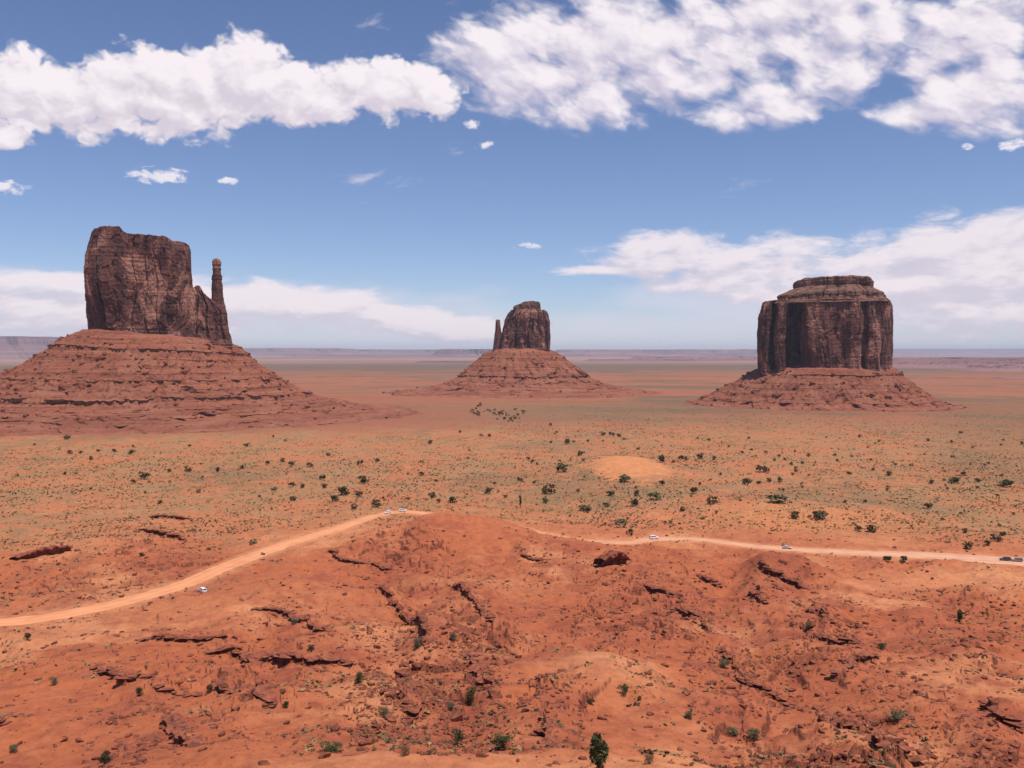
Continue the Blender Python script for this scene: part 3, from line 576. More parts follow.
# rock prototypes: convex hulls
def hull_rock(sx, sy, sz, n=13, sub=0, seed=0):
    g = np.random.default_rng(seed); bm = bmesh.new()
    for _ in range(n):
        p = g.uniform(-1, 1, 3); p /= max(np.abs(p).max(), 1e-6) ** 0.75; bm.verts.new((p[0] * sx, p[1] * sy, p[2] * sz))
    res = bmesh.ops.convex_hull(bm, input=bm.verts); bmesh.ops.delete(bm, geom=list({e for e in res['geom_interior'] if isinstance(e, bmesh.types.BMVert)}), context='VERTS')
    bmesh.ops.triangulate(bm, faces=bm.faces); bm.verts.ensure_lookup_table(); bm.verts.index_update()
    v = np.array([q.co[:] for q in bm.verts]); f = np.array([[q.index for q in fc.verts] for fc in bm.faces]); bm.free(); return v, f
HR = [hull_rock(1, g1, g2, 10 + (i % 4) * 2, seed=i) for i, (g1, g2) in enumerate([(0.8, 0.55), (0.7, 0.7), (0.9, 0.4), (0.6, 0.8), (0.75, 0.5), (0.95, 0.65), (0.6, 0.35), (0.85, 0.9)])]
def merged(items, protos):
    VV, FF, o = [], [], 0
    for (k, loc, sc, rz, tl) in items:
        v, f = protos[k]; c, s = math.cos(rz), math.sin(rz); v = v * np.asarray(sc)
        x = v[:, 0] * c - v[:, 1] * s; y = v[:, 0] * s + v[:, 1] * c; z = v[:, 2] + tl * x
        VV.append(np.stack([x, y, z], 1) + loc); FF.append(f + o); o += len(v)
    return np.vstack(VV), np.vstack(FF)
def talus_rocks(V, parent, n, smin, smax, seed):
    g = np.random.default_rng(seed); R_, N_ = V.shape[:2]; it = []
    while len(it) < n:
        i = int(R_ * g.uniform(0.08, 0.95)); j = int(g.uniform(0, N_)); p = V[i, j]
        if p[1] > V[..., 1].mean() + 60: continue
        s = smin * (smax / smin) ** (g.uniform() ** 3); it.append((int(g.integers(8)), p + [0, 0, s * 0.15], (s, s, s), g.uniform(0, 6), g.uniform(-.2, .2)))
    v, f = merged(it, HR); o = obj('boulders', mesh_np('boulders', v, f), M_rock, parent); o['kind'] = 'stuff'

# western butte with its thumb spire
D = 1500; B1 = empty('butte', (((160 - 512) / F * D), D, 0)); ox = B1.location.copy()
def shift(o, e): o.matrix_parent_inverse = Matrix.Translation(-e.location)
def fix(e):
    for ch in e.children: ch.matrix_parent_inverse = Matrix.Translation(-e.location)
tag(B1, 'tall dark red butte with a thin thumb spire, on a layered slope at the left', 'butte')
cliff('cliff', D, [(352, 88, 232), (340, 89, 200), (328, 90, 196), (300, 88, 195), (270, 87.5, 194.5), (255, 88.5, 194), (241, 92, 193.5), (236, 93, 193)],
      [(80, 240), (93, 237), (97, 232), (105, 230), (112, 229), (122, 230), (126, 234), (133, 236), (150, 236), (168, 237), (174, 240), (182, 241), (190, 243), (196, 244)], 62, BOX, B1, M_cliff, N=900, M=190, pillar=24, amp=8, seed=6, crack=3.5)
cliff('shoulder', D + 4, [(352, 168, 234), (341, 172, 233), (334, 176, 231), (318, 180, 227), (302, 182, 226), (296, 184, 221), (288, 184, 214)],
      [(165, 272), (188, 274), (191, 280), (193.5, 288), (195, 288), (197, 285.5), (201, 286), (203.5, 291), (206, 294), (209, 297), (213, 300), (225, 301), (230, 303)], 46, BOX, B1, M_cliff, N=520, M=110, pillar=11, amp=8, seed=12, crack=4)
cliff('spire', D + 4, [(318, 209, 228), (304, 212, 226), (298, 212.6, 224.6), (288, 213, 223.5), (275, 213.4, 222.6), (267, 214.2, 222.0), (266, 214.9, 221.0), (264.6, 213.9, 222.2), (261, 213.9, 222.2), (259, 214.6, 221.3)],
      [(205, 259.5), (214, 260), (218, 258.5), (222, 260), (230, 260)], 11, BOX, B1, M_cliff, N=200, M=110, pillar=6, amp=4, seed=21, crack=1.5, knob=1.3)
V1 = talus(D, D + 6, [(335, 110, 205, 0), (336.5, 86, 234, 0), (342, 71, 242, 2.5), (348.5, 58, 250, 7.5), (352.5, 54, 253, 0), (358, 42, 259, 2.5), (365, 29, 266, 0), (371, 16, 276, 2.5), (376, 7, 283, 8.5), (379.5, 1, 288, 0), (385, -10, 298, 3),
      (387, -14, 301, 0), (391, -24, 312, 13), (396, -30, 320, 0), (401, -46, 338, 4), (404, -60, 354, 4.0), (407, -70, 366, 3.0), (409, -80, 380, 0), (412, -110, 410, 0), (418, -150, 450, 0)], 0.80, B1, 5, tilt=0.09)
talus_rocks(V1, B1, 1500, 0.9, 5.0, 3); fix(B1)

D = 2400; B2 = empty('butte', ((524 - 512) / F * D, D, 0)); tag(B2, 'smallest and farthest butte in the centre, with a short pointed spire at its left', 'butte')
cliff('cliff', D, [(360, 501, 551), (350, 502, 550), (346, 503, 549.5), (329, 503.3, 549.3), (319, 505, 548.6), (313, 507.5, 547.5), (310, 511, 546)],
      [(495, 312), (508, 311), (514, 309.5), (530, 309), (546, 310), (555, 311)], 52, BOX, B2, M_cliff, N=520, M=120, pillar=20, amp=11, seed=33, crack=7)
cliff('caprock', D + 6, [(313, 514, 541), (309.5, 514.6, 540.6), (307, 514.6, 540.6), (304, 515, 540.4), (302.5, 515.5, 540), (301.8, 516, 539.6)],
      [(512, 305.5), (519, 304.6), (521.5, 303.6), (523, 302.2), (533, 301.2), (538, 301.6), (542, 303.5)], 34, BOX, B2, M_cap, N=260, M=40, pillar=14, amp=7, seed=37, crack=3)
cliff('spire', D + 4, [(356, 491, 508), (348, 493, 506), (338, 494, 504), (334.5, 494.4, 502), (331, 495.0, 501), (325, 495.4, 500.2), (322, 495.6, 499.9), (320, 496, 499.6)],
      [(490, 320), (498, 319.6), (503, 320.5)], 13, BOX, B2, M_cliff, N=140, M=70, pillar=8, amp=5, seed=41, crack=2)
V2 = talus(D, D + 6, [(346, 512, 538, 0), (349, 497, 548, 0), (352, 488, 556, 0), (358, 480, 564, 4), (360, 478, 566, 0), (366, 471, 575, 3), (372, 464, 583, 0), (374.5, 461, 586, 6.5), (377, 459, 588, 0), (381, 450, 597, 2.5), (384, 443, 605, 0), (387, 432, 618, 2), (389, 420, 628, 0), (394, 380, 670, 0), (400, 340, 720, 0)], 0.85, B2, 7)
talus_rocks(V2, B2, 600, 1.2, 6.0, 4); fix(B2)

D = 1850; B3 = empty('butte', ((825 - 512) / F * D, D, 0)); tag(B3, 'broad flat-topped cylindrical butte with a stepped caprock, alone at the right', 'butte')
MP = [(-1, 0.0), (-1.0, -0.50), (-0.95, -0.80), (-0.86, -0.84), (-0.805, -0.76), (-0.79, -0.45), (-0.74, -0.42), (-0.72, -0.84), (-0.60, -0.93), (-0.555, -0.84), (-0.53, -0.42), (-0.42, -0.28), (-0.335, -0.40), (-0.31, -0.84), (-0.22, -0.98), (0.05, -0.98), (0.25, -0.95), (0.50, -0.92), (0.57, -0.80), (0.64, -0.86), (0.80, -0.74), (0.95, -0.40), (1, 0.05), (0.95, 0.6), (0.5, 0.95), (-0.5, 0.95), (-0.95, 0.55)]
cliff('cliff', D, [(385, 757, 897), (372, 757, 893), (365, 756.5, 891), (346, 755, 892.6), (330, 755.5, 893), (316, 756.5, 892.6), (304, 758.5, 891), (299.5, 760, 889)],
      [(750, 301), (765, 300.6), (775, 299.4), (790, 298), (884, 298), (892, 301), (900, 303)], 108, MP, B3, M_cliff, N=1100, M=190, pillar=21, amp=7, seed=59, crack=4.5)
cliff('caprock', D, [(303, 768, 888), (299, 774, 886), (298.4, 777, 884.5), (294, 777.6, 884), (292.5, 779, 883.5), (289, 787, 877), (285.6, 793, 872), (284.8, 792, 873), (279, 792.6, 872.6), (278, 794, 871)],
      [(770, 281), (794, 280), (800, 278.6), (815, 277.4), (835, 276.6), (858, 277), (870, 279), (880, 280)], 100, BOX, B3, M_cap, N=700, M=100, pillar=22, amp=9, seed=55, crack=4, knob=1.6)
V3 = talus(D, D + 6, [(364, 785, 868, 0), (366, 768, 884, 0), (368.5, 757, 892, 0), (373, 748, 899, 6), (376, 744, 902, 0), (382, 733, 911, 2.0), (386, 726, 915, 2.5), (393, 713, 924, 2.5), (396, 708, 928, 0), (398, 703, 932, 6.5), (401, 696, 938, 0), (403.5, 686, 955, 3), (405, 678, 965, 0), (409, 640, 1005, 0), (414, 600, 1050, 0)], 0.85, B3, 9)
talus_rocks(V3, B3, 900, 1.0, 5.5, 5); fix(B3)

# ------------------------------------------------------------------ far mesas (setting)
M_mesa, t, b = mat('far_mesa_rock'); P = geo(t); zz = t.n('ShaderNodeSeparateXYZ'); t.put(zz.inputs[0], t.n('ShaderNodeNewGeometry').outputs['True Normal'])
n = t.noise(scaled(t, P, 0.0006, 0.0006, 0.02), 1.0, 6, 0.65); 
c = t.mix(t.smooth(n, 0.35, 0.65), (0.15, 0.078, 0.085), (0.26, 0.135, 0.125)); c = t.mix(t.smooth(zz.outputs[2], 0.25, 0.6, 0.6, 0), c, (0.09, 0.045, 0.055)); t.put(b.inputs['Base Color'], c)  # purple of the distant haze is mixed into the rock colour
def mesa(px0, px1, D, pyt, depth, seed, rag=0.4):
    N = 900; x0 = (px0 - 512) / F * D; x1 = (px1 - 512) / F * D; cx = (x0 + x1) / 2; hw = (x1 - x0) / 2
    zt = CAMZ - (pyt - 352) / F * D; ring = poly_ring(np.array(BOX), N); sarc = np.arange(N) / N * 40
    g = np.random.default_rng(seed); rows = []
    rr = fbm(sarc * 0.5, sarc * 0 + seed, 3, seed + 3, 0.5); hv = fbm(ring[:, 0] * 5, ring[:, 1] * 3 + seed, 5, seed, 0.6)
    for (s, zf) in ((1.10, -0.05), (1.06, 0.28), (1.045, 0.35), (1.015, 0.62), (1.0, 0.97), (0.985, 1.0), (0.8, 1.01), (0.4, 1.0), (0.0, 1.0)):
        dd = rr * depth * 0.55 + perlin(sarc * 9, sarc * 0 + zf * 2, seed + 5) * depth * 0.03
        x = cx + ring[:, 0] * (hw + (s - 1) * depth * 4) + ring[:, 0] * dd * 0.6; y = D + ring[:, 1] * (depth + (s - 1) * depth * 4) + ring[:, 1] * dd
        if s < 0.9: x = cx + ring[:, 0] * hw * s; y = D + ring[:, 1] * depth * s
        z = -16 + (zt + 16) * zf * (1 + rag * np.minimum(hv, 0.25) * (0.5 if zf < .6 else 1)); rows.append(np.stack([x, y, z], 1))
    V = np.array(rows); tag(obj('mesa', mesh_np('mesa', V.reshape(-1, 3), grid_faces(len(V), N, True)), M_mesa), kind='structure')
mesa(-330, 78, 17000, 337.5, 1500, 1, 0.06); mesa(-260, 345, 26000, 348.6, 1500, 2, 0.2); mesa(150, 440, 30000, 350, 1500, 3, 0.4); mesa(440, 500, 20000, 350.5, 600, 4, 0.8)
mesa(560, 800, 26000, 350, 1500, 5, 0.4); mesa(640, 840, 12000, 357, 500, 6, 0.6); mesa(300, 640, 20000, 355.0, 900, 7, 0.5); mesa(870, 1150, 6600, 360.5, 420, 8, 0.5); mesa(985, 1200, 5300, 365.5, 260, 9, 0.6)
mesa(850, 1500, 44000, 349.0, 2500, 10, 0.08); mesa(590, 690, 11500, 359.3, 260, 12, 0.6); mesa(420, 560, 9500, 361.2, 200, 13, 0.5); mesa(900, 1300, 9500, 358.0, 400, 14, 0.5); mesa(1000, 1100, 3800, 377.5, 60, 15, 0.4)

# ------------------------------------------------------------------ rock ledges as objects
for (Q, N, T, hh, s, lab) in ledge_data:
    it = []; i = 0.0; L = s[-1]; g = np.random.default_rng(int(L * 100) + len(Q))
    while i < L:
        wdt = g.uniform(0.8, 2.4); k = int(np.clip(np.searchsorted(s, i), 0, len(s) - 1)); h = max(hh[k], 0.25)
        zt = G_at(Z, *(Q[k] + N[k] * 1.6)); zb = G_at(Z, *(Q[k] - N[k] * 1.0)); rz = math.atan2(T[k, 1], T[k, 0]) + g.uniform(-.35, .35)
        H = max(zt - zb, 0.3)
        # cap slab overhangs, softer bed below is set back
        c = Q[k] + N[k] * g.uniform(0.1, 0.8); th = H * g.uniform(0.2, 0.34); it.append((int(g.integers(8)), np.array([c[0], c[1], zt - th * 0.7 + 0.05]), (wdt * 1.15, g.uniform(1.3, 2.1), th), rz, g.uniform(-.1, .1)))
        c = Q[k] + N[k] * g.uniform(0.9, 1.6); it.append((int(g.integers(8)), np.array([c[0], c[1], zb + H * 0.35]), (wdt, 1.2, H * 0.55), rz, 0))
        if False:
            c = Q[k] - N[k] * g.uniform(0.5, 2.6); r_ = g.uniform(0.2, 0.5); it.append((int(g.integers(8)), np.array([c[0], c[1], G_at(Z, *c) + r_ * 0.2]), (r_, r_, r_), g.uniform(0, 6), g.uniform(-.3, .3)))
        i += wdt * g.uniform(0.55, 0.95)
    v, f = merged(it, HR); c = v.mean(0); c[2] = v[:, 2].min(); o = obj('rock_ledge', mesh_np('rock_ledge', v - c, f), M_ledge, None, c); tag(o, lab, 'rock ledge', 'dark rock ledges on the red slopes')

def overhang(p0, p1, hpx, lab):
    a, b2 = hit(Z, *p0), hit(Z, *p1); w = np.linalg.norm((b2 - a)[:2]); H = hpx * a[1] / F; g = np.random.default_rng(int(p0[0])); n = max(12, int(w / 0.55)); rows = []; tt = np.linspace(0, 1, n); blk = np.floor(tt * max(3, w / 2.4) + 0.25 * perlin(tt * 9, tt * 0 + p0[0], 3)); bo = cell(blk, blk * 0, int(p0[0])); bz = cell(blk, blk * 0 + 3, int(p0[0]))
    for (yo, zf) in ((0.25, -0.35), (0.30, 0.05), (0.22, 0.40), (-0.05, 0.60), (-0.30, 0.66), (-0.42, 0.74), (-0.40, 0.94), (-0.28, 1.0), (0.35, 1.0), (0.9, 0.86), (1.5, 0.55), (2.0, -0.3)):
        e = np.sin(np.pi * np.clip(tt, 0.05, 0.95)) ** 0.3; up_ = zf > 0.5
        rows.append(np.stack([(tt - 0.5) * w * 1.04, (yo + (bo - 0.5) * 0.45 * up_) * H * 0.85 + perlin(tt * w * 0.9, tt * 0 + zf * 6, 5) * 0.16 * H, zf * H * e * (1 + 0.25 * (bz - 0.5) * up_) + perlin(tt * w * 0.7, tt * 0 + zf * 9 + 4, 6) * 0.09 * H], 1))
    V = np.array(rows); f = grid_faces(len(rows), n); V2 = V.reshape(-1, 3)
    o = obj('rock_ledge', mesh_np('rock_ledge', V2, f[:, ::1]), M_ledge, None, (a + b2) / 2); o.rotation_euler.z = math.atan2(b2[1] - a[1], b2[0] - a[0]); tag(o, lab, 'rock ledge', 'dark rock ledges on the red slopes')
overhang((604, 567), (629, 564), 13, 'square black-shadowed rock face just below the right road in the middle')
overhang((12, 560), (68, 551), 8, 'black shadowed hollow under a low red bank at the far left above the road')
# ------------------------------------------------------------------ boulders
ROCKM = [mesh_np('boulder', v, f) for v, f in HR]
for me in ROCKM: me.materials.append(M_rock)
FIELDS = [  # polygon in the photo (x0,y0,x1,y1), count, smin, smax (m), zone words
 ((352, 625, 500, 745), 105, 0.5, 1.7, 'the central boulder field between the two dark ledges'),
 ((575, 570, 720, 640), 50, 0.5, 1.5, 'the stony slope under the right road'),
 ((690, 645, 800, 715), 40, 0.4, 1.4, 'the rubble channel right of centre'),
 ((795, 600, 885, 665), 34, 0.5, 1.4, 'the stony gully below the red knob'),
 ((230, 590, 360, 700), 30, 0.4, 1.1, 'the red slope left of the central boulder field'),
 ((820, 690, 1024, 768), 30, 0.4, 1.1, 'the broken ground at the lower right')]
LONE = [((785, 563), 1.9, 'large dark boulder perched on the top of the red knob by the right road'), ((612, 557), 2.4, 'biggest boulder leaning on the square black-shadowed rock face below the right road'),
        ((794, 690), 1.3, 'rounded dark boulder standing alone at the lower end of the rubble channel'), ((715, 684), 1.1, 'dark boulder at the left side of the rubble channel'), ((846, 716), 1.0, 'dark boulder above the recessed ledge at lower right'),
        ((230, 692), 0.9, 'rounded boulder on the lip of the arched overhang at lower left'), ((1003, 712), 1.4, 'blocky boulder on the ledge at the right edge'), ((232, 638), 0.8, 'small boulder above the longest black ledge'),
        ((700, 576), 1.4, 'pale pink boulder on the slope left of the red knob')]
taken = 0; rest = []
for (p, s, lab) in LONE:
    c = hit(Z, *p); o = bpy.data.objects.new('boulder', ROCKM[taken % 8]); C.objects.link(o); o.location = c + [0, 0, s * 0.15]; o.scale = (s, s, s * 0.9); o.rotation_euler = (0, 0, taken); tag(o, lab, 'boulder'); taken += 1
g = np.random.default_rng(17)
for (bx, n, a, b2, zone) in FIELDS:
    for k in range(n * 14):
        px, py = g.uniform(bx[0], bx[2]), g.uniform(bx[1], bx[3]); 
        c = hit(Z, px, py); cl = fbm(c[0] / 9, c[1] / 9, 2, 3)
        if cl < -0.05 and g.uniform() < 0.8: continue
        s = a * (b2 / a) ** (g.uniform() ** 1.3)
        if k < n:
            o = bpy.data.objects.new('boulder', ROCKM[int(g.integers(8))]); C.objects.link(o); o.location = c + [0, 0, s * 0.15]; o.scale = (s, s * g.uniform(.7, 1.1), s * g.uniform(.6, 1)); o.rotation_euler = (g.uniform(-.3, .3), g.uniform(-.3, .3), g.uniform(0, 6))
            tag(o, 'angular red sandstone boulder in ' + zone, 'boulder', 'boulders in ' + zone); taken += 1
        else: rest.append((int(g.integers(8)), c + [0, 0, s * 0.05], (s * .4, s * .4, s * .33), g.uniform(0, 6), g.uniform(-.2, .2)))
# loose stones everywhere: uncountable
n = 60000; px = g.uniform(-60, 1084, n); py = 768 - 268 * g.uniform(size=n) ** 0.8; a = np.arctan((px - 512) / F); r0 = np.interp(-(py + 15), -pp, rr_); x = r0 * np.sin(a); y = r0 * np.cos(a)
cl = fbm(x / 16, y / 16, 3, 203); ok = (g.uniform(size=n) < (0.10 + 0.9 * rough(x, y)) * (0.3 + 0.7 * (cl > 0.0))) & (G_at(RD, x, y) > 1.5); zz = G_at(Z, x, y); sz = 0.10 * 8.0 ** (g.uniform(size=n) ** 2.4) * (1 + r0 / 700)
for k in np.nonzero(ok)[0]: rest.append((int(g.integers(8)), np.array([x[k], y[k], zz[k] + sz[k] * 0.1]), (sz[k], sz[k], sz[k] * .8), g.uniform(0, 6), g.uniform(-.2, .2)))
v, f = merged(rest, HR); o = obj('loose_stones', mesh_np('loose_stones', v, f), M_rock); tag(o, 'small red stones strewn over the slopes', 'stones', kind='stuff')

# ------------------------------------------------------------------ vegetation
def bush_arrays(n, w_, h, leaf, seed, cone=0.0, lobes=7):
    g = np.random.default_rng(seed); V = []; 
    lc = [(0, 0, h * 0.5, w_ * 0.7, h * 0.5)] if cone == 0 else []
    for i in range(lobes):
        a = g.uniform(0, 6.28); zz = h * g.uniform(0.25, 0.85); rr = w_ * g.uniform(0.2, 0.62) * (1 - cone * zz / h); lc.append((rr * math.cos(a), rr * math.sin(a), zz, w_ * g.uniform(0.26, 0.45) * (1 - 0.5 * cone * zz / h), h * g.uniform(0.14, 0.26)))
    if cone: lc += [(0, 0, h * q, w_ * (1.05 - q) * 0.75, h * 0.16) for q in (0.2, 0.4, 0.6, 0.78, 0.9)]
    for i in range(n):
        c = lc[int(g.integers(len(lc)))]; d = g.normal(size=3); d /= np.linalg.norm(d); q = g.uniform(0.55, 1.05)
        p = np.array([c[0] + d[0] * c[3] * q, c[1] + d[1] * c[3] * q, max(0.03, c[2] + d[2] * c[4] * q)])
        u = g.normal(size=3); u /= np.linalg.norm(u); w2 = np.cross(u, g.normal(size=3)); w2 /= np.linalg.norm(w2); s = leaf * g.uniform(0.6, 1.4)
        V += [p - u * s, p + w2 * s * 0.6, p + u * s, p - w2 * s * 0.6]
    V = np.array(V); return V, np.arange(len(V)).reshape(-1, 4)
def stems(w_, h, seed, n=6, thick=0.05):
    g = np.random.default_rng(seed); V, Fc = [], []
    for i in range(n):
        a = g.uniform(0, 6.28); e = np.array([math.cos(a) * w_ * 0.5, math.sin(a) * w_ * 0.5, h * g.uniform(0.5, 0.85)]); m_ = e * np.array([0.35, 0.35, 0.55]); base = np.array([0, 0, -0.2])
        b0 = len(V)
        for (p, r_) in ((base, thick), (m_, thick * 0.65), (e, thick * 0.2)):
            for q in range(5): V.append(p + np.array([math.cos(q * 1.2566) * r_, math.sin(q * 1.2566) * r_, 0]))
        for ring in range(2):
            for q in range(5): Fc.append([b0 + ring * 5 + q, b0 + ring * 5 + (q + 1) % 5, b0 + ring * 5 + 5 + (q + 1) % 5, b0 + ring * 5 + 5 + q])
    return np.array(V), np.array(Fc)
# prototype unit bushes: width ~2 (radius 1), height ~1.1
LO = {}
def lo_mesh(kind, i):
    if (kind, i) not in LO:
        v, f = bush_arrays(170, 1.0, 1.25, 0.16, 100 + i * 7 + len(kind)); me = mesh_np('shrub', v, f); me.materials.append(M_leaf[kind]); LO[(kind, i)] = me
    return LO[(kind, i)]
HI = {}
def hi_meshes(kind, i):
    if (kind, i) not in HI:
        v, f = bush_arrays(1500, 1.0, 1.2, 0.055, 300 + i * 7 + len(kind), lobes=12); me = mesh_np('foliage', v, f); me.materials.append(M_leaf[kind])
        v, f = stems(1.0, 1.1, i + 5, 9, 0.04); ms = mesh_np('stem', v, f); ms.materials.append(M_bark); HI[(kind, i)] = (me, ms)
    return HI[(kind, i)]
def scale_at(c): return c[1] / F        # metres per pixel there
def hi_bush(px, py, wpx, hpx, kind, label, name='shrub', cat='bush'):
    c = hit(Z, px, py); q = scale_at(c); e = empty(name, tuple(c)); tag(e, label, cat); me, ms = hi_meshes(kind, random.randrange(4))
    for nm, m in (('foliage', me), ('stem', ms)):
        o = bpy.data.objects.new(nm, m); link(o, e); o.scale = (wpx * q / 2, wpx * q / 2, hpx * q / 1.15); 
    e.rotation_euler.z = random.uniform(0, 6); return e
# the lone juniper in front and the small upright one to the right
def juniper(px, py, wpx, hpx, label, seed):
    c = hit(Z, px, py); q = scale_at(c); e = empty('juniper_tree', tuple(c)); tag(e, label, 'tree'); H = hpx * q; W_ = wpx * q / 2
    v, f = bush_arrays(3800, W_, H * 0.93, 0.10 * W_ / 1.5 + 0.05, seed, cone=0.5, lobes=24); v[:, 2] += H * 0.06; obj('crown', mesh_np('crown', v, f), M_leaf['green_leaf'], e)
    v, f = stems(W_ * 0.8, H * 0.9, seed + 1, 8, 0.12); me = mesh_np('limbs', v, f); obj('limb', me, M_bark, e)
    tv = []; n = 8
    for k, (z, r_) in enumerate(((-0.3, 0.26), (H * 0.25, 0.2), (H * 0.55, 0.13), (H * 0.88, 0.04))):
        for j in range(n): tv.append((math.cos(j * 2 * math.pi / n) * r_ + 0.06 * k, math.sin(j * 2 * math.pi / n) * r_, z))
    obj('trunk', mesh_np('trunk', np.array(tv), grid_faces(4, n, True), True), M_bark, e)
juniper(601, 767, 28, 33, 'dark green juniper tree standing alone at the bottom edge, tallest plant in the foreground', 4)
juniper(964, 622, 8, 13, 'small upright green juniper alone on the red slope near the right edge', 9)
for a in [(99, 766, 18, 14, 'juniper_leaf', 'rounded dark green bush at the bottom left corner'), (326, 752, 30, 9, 'green_leaf', 'wide low green shrub at the bottom, left of the paired shrubs'),
          (456, 746, 17, 15, 'green_leaf', 'upright round green shrub at the bottom centre, left of the flat one'), (503, 748, 28, 14, 'green_leaf', 'wide slanting green shrub at the bottom centre, left of the lone juniper'),
          (625, 695, 14, 9, 'green_leaf', 'small green shrub on the smooth red slope above and right of the juniper'), (592, 704, 10, 7, 'green_leaf', 'tiny green shrub directly above the juniper'),
          (356, 683, 12, 11, 'green_leaf', 'green shrub at the left edge of the central boulder field'), (48, 685, 10, 8, 'sage_leaf', 'small grey green bush alone on the left slope below the road'),
          (134, 696, 9, 9, 'juniper_leaf', 'dark bush just under the stepped ledge at lower left'), (205, 693, 8, 9, 'dark_leaf', 'dark bush at the left end of the arched overhang'),
          (470, 704, 15, 16, 'green_leaf', 'green shrub growing at the foot of the central boulder field'), (416, 648, 13, 11, 'sage_leaf', 'grey green shrub at the foot of the curving centre left ledge'),
          (403, 755, 13, 9, 'dry_leaf', 'straw coloured tuft at the bottom, left of the round green shrub'), (886, 650, 12, 8, 'green_leaf', 'bright green shrub at the foot of the stony gully'),
          (904, 720, 22, 9, 'sage_leaf', 'rounded grey green sage bush at the lower right'), (757, 738, 18, 10, 'sage_leaf', 'right hand pale sage tuft of the pair near the bottom right of the juniper'),
          (735, 735, 17, 8, 'sage_leaf', 'left hand pale sage tuft of the pair near the bottom right of the juniper'), (692, 719, 11, 7, 'sage_leaf', 'pale sage tuft on the smooth slope left of the sage pair'),
          (812, 628, 8, 6, 'sage_leaf', 'small sage bush inside the stony gully'), (309, 652, 11, 7, 'juniper_leaf', 'dark low bush above the right end of the longest black ledge'), (292, 624, 9, 6, 'sage_leaf', 'small bush on the broken ledge below the left road bend'),
          (23, 640, 9, 6, 'juniper_leaf', 'small dark bush just below the road at the left edge'), (727, 668, 16, 9, 'sage_leaf', 'pale sage bush at the top of the rubble channel'), (453, 640, 10, 8, 'sage_leaf', 'sage bush between the two curving central ledges'),
          (382, 716, 14, 9, 'sage_leaf', 'grey sage bush left of the central black cleft'), (450, 710, 13, 8, 'sage_leaf', 'grey sage bush right of the central black cleft'), (651, 764, 14, 9, 'dry_leaf', 'dry brown tuft right of the lone juniper at the bottom edge'),
          (283, 708, 9, 7, 'juniper_leaf', 'small dark bush right of the arched overhang'), (6, 752, 12, 8, 'sage_leaf', 'pale tuft at the very bottom left edge'), (760, 590, 7, 5, 'dark_leaf', 'tiny dark bush on the side of the red knob'),
          (520, 508, 4, 13, 'juniper_leaf', 'thin upright dark tree behind the central rise')]: hi_bush(*a)
# larger bushes of the plain, one entry each (px, py, width px, colour)
J, Sg, Dk, Gn = 'juniper_leaf', 'sage_leaf', 'dark_leaf', 'green_leaf'
BUSH = [(363, 484, 13, J), (343, 495, 14, J), (358, 497, 9, J), (354, 510, 9, Sg), (375, 507, 12, Dk), (377, 462, 6, J), (359, 465, 7, J), (421, 476, 8, J), (436, 482, 5, J), (431, 498, 10, Dk), (438, 503, 6, J), (453, 503, 9, J), (407, 500, 5, J),
 (488, 494, 10, J), (505, 498, 6, J), (520, 482, 7, J), (533, 463, 6, J), (549, 494, 14, Dk), (545, 503, 8, J), (562, 472, 14, Gn), (580, 456, 8, J), (568, 444, 8, J), (578, 492, 5, J), (586, 511, 15, J), (607, 507, 8, Dk), (611, 496, 9, J), (635, 506, 13, J), (655, 500, 17, Gn),
 (637, 496, 8, J), (624, 482, 14, Gn), (662, 463, 12, J), (685, 461, 8, J), (663, 484, 7, J), (695, 494, 11, J), (683, 511, 8, Dk), (623, 527, 14, Sg), (630, 536, 10, Dk), (551, 426, 5, J), (639, 450, 5, J), (430, 444, 6, J), (460, 433, 4, J), (489, 437, 5, J), (370, 414, 4, J),
 (701, 459, 9, J), (715, 460, 6, J), (747, 485, 12, J), (760, 485, 7, J), (764, 472, 15, Dk), (810, 457, 5, J), (804, 464, 5, J), (781, 482, 7, J), (771, 482, 6, J), (797, 472, 5, J), (836, 456, 5, J), (851, 475, 6, J), (891, 476, 7, J), (780, 503, 24, Gn), (797, 519, 11, J), (822, 519, 20, J), (713, 504, 12, Dk),
 (861, 531, 9, J), (874, 532, 13, J), (955, 484, 12, J), (980, 482, 7, J), (965, 476, 7, J), (1007, 487, 17, J), (933, 484, 7, J), (930, 509, 9, J), (971, 549, 13, J), (967, 533, 7, Dk), (999, 541, 12, Dk), (990, 545, 8, J), (1006, 536, 8, Dk), (890, 561, 10, J), (907, 562, 9, J),
 (69, 454, 7, J), (80, 454, 5, J), (90, 460, 6, J), (97, 452, 5, J), (113, 452, 5, J), (65, 440, 8, Gn), (131, 455, 7, J), (246, 447, 7, J), (328, 456, 6, J), (131, 484, 7, J), (144, 479, 12, J), (168, 472, 6, J), (186, 472, 8, Dk), (216, 472, 7, J), (241, 469, 6, J), (267, 465, 6, J), (282, 462, 6, J), (290, 466, 7, J),
 (321, 480, 8, J), (324, 488, 8, Dk), (302, 488, 7, J), (292, 501, 8, J), (272, 492, 8, Sg), (334, 501, 10, J), (290, 487, 8, J), (196, 493, 8, Sg), (309, 467, 7, Dk), (158, 504, 6, Dk), (63, 475, 5, J), (139, 556, 7, J), (206, 550, 5, Sg), (251, 544, 8, Sg), (261, 555, 5, Dk), (780, 457, 4, J), (612, 436, 7, J), (620, 437, 6, J), (603, 436, 6, J)]
ORD = ['first', 'second', 'third', 'fourth', 'fifth', 'sixth', 'seventh', 'eighth', 'ninth', 'tenth', 'eleventh', 'twelfth', 'thirteenth', 'fourteenth', 'fifteenth', 'sixteenth', 'seventeenth', 'eighteenth', 'nineteenth', 'twentieth']
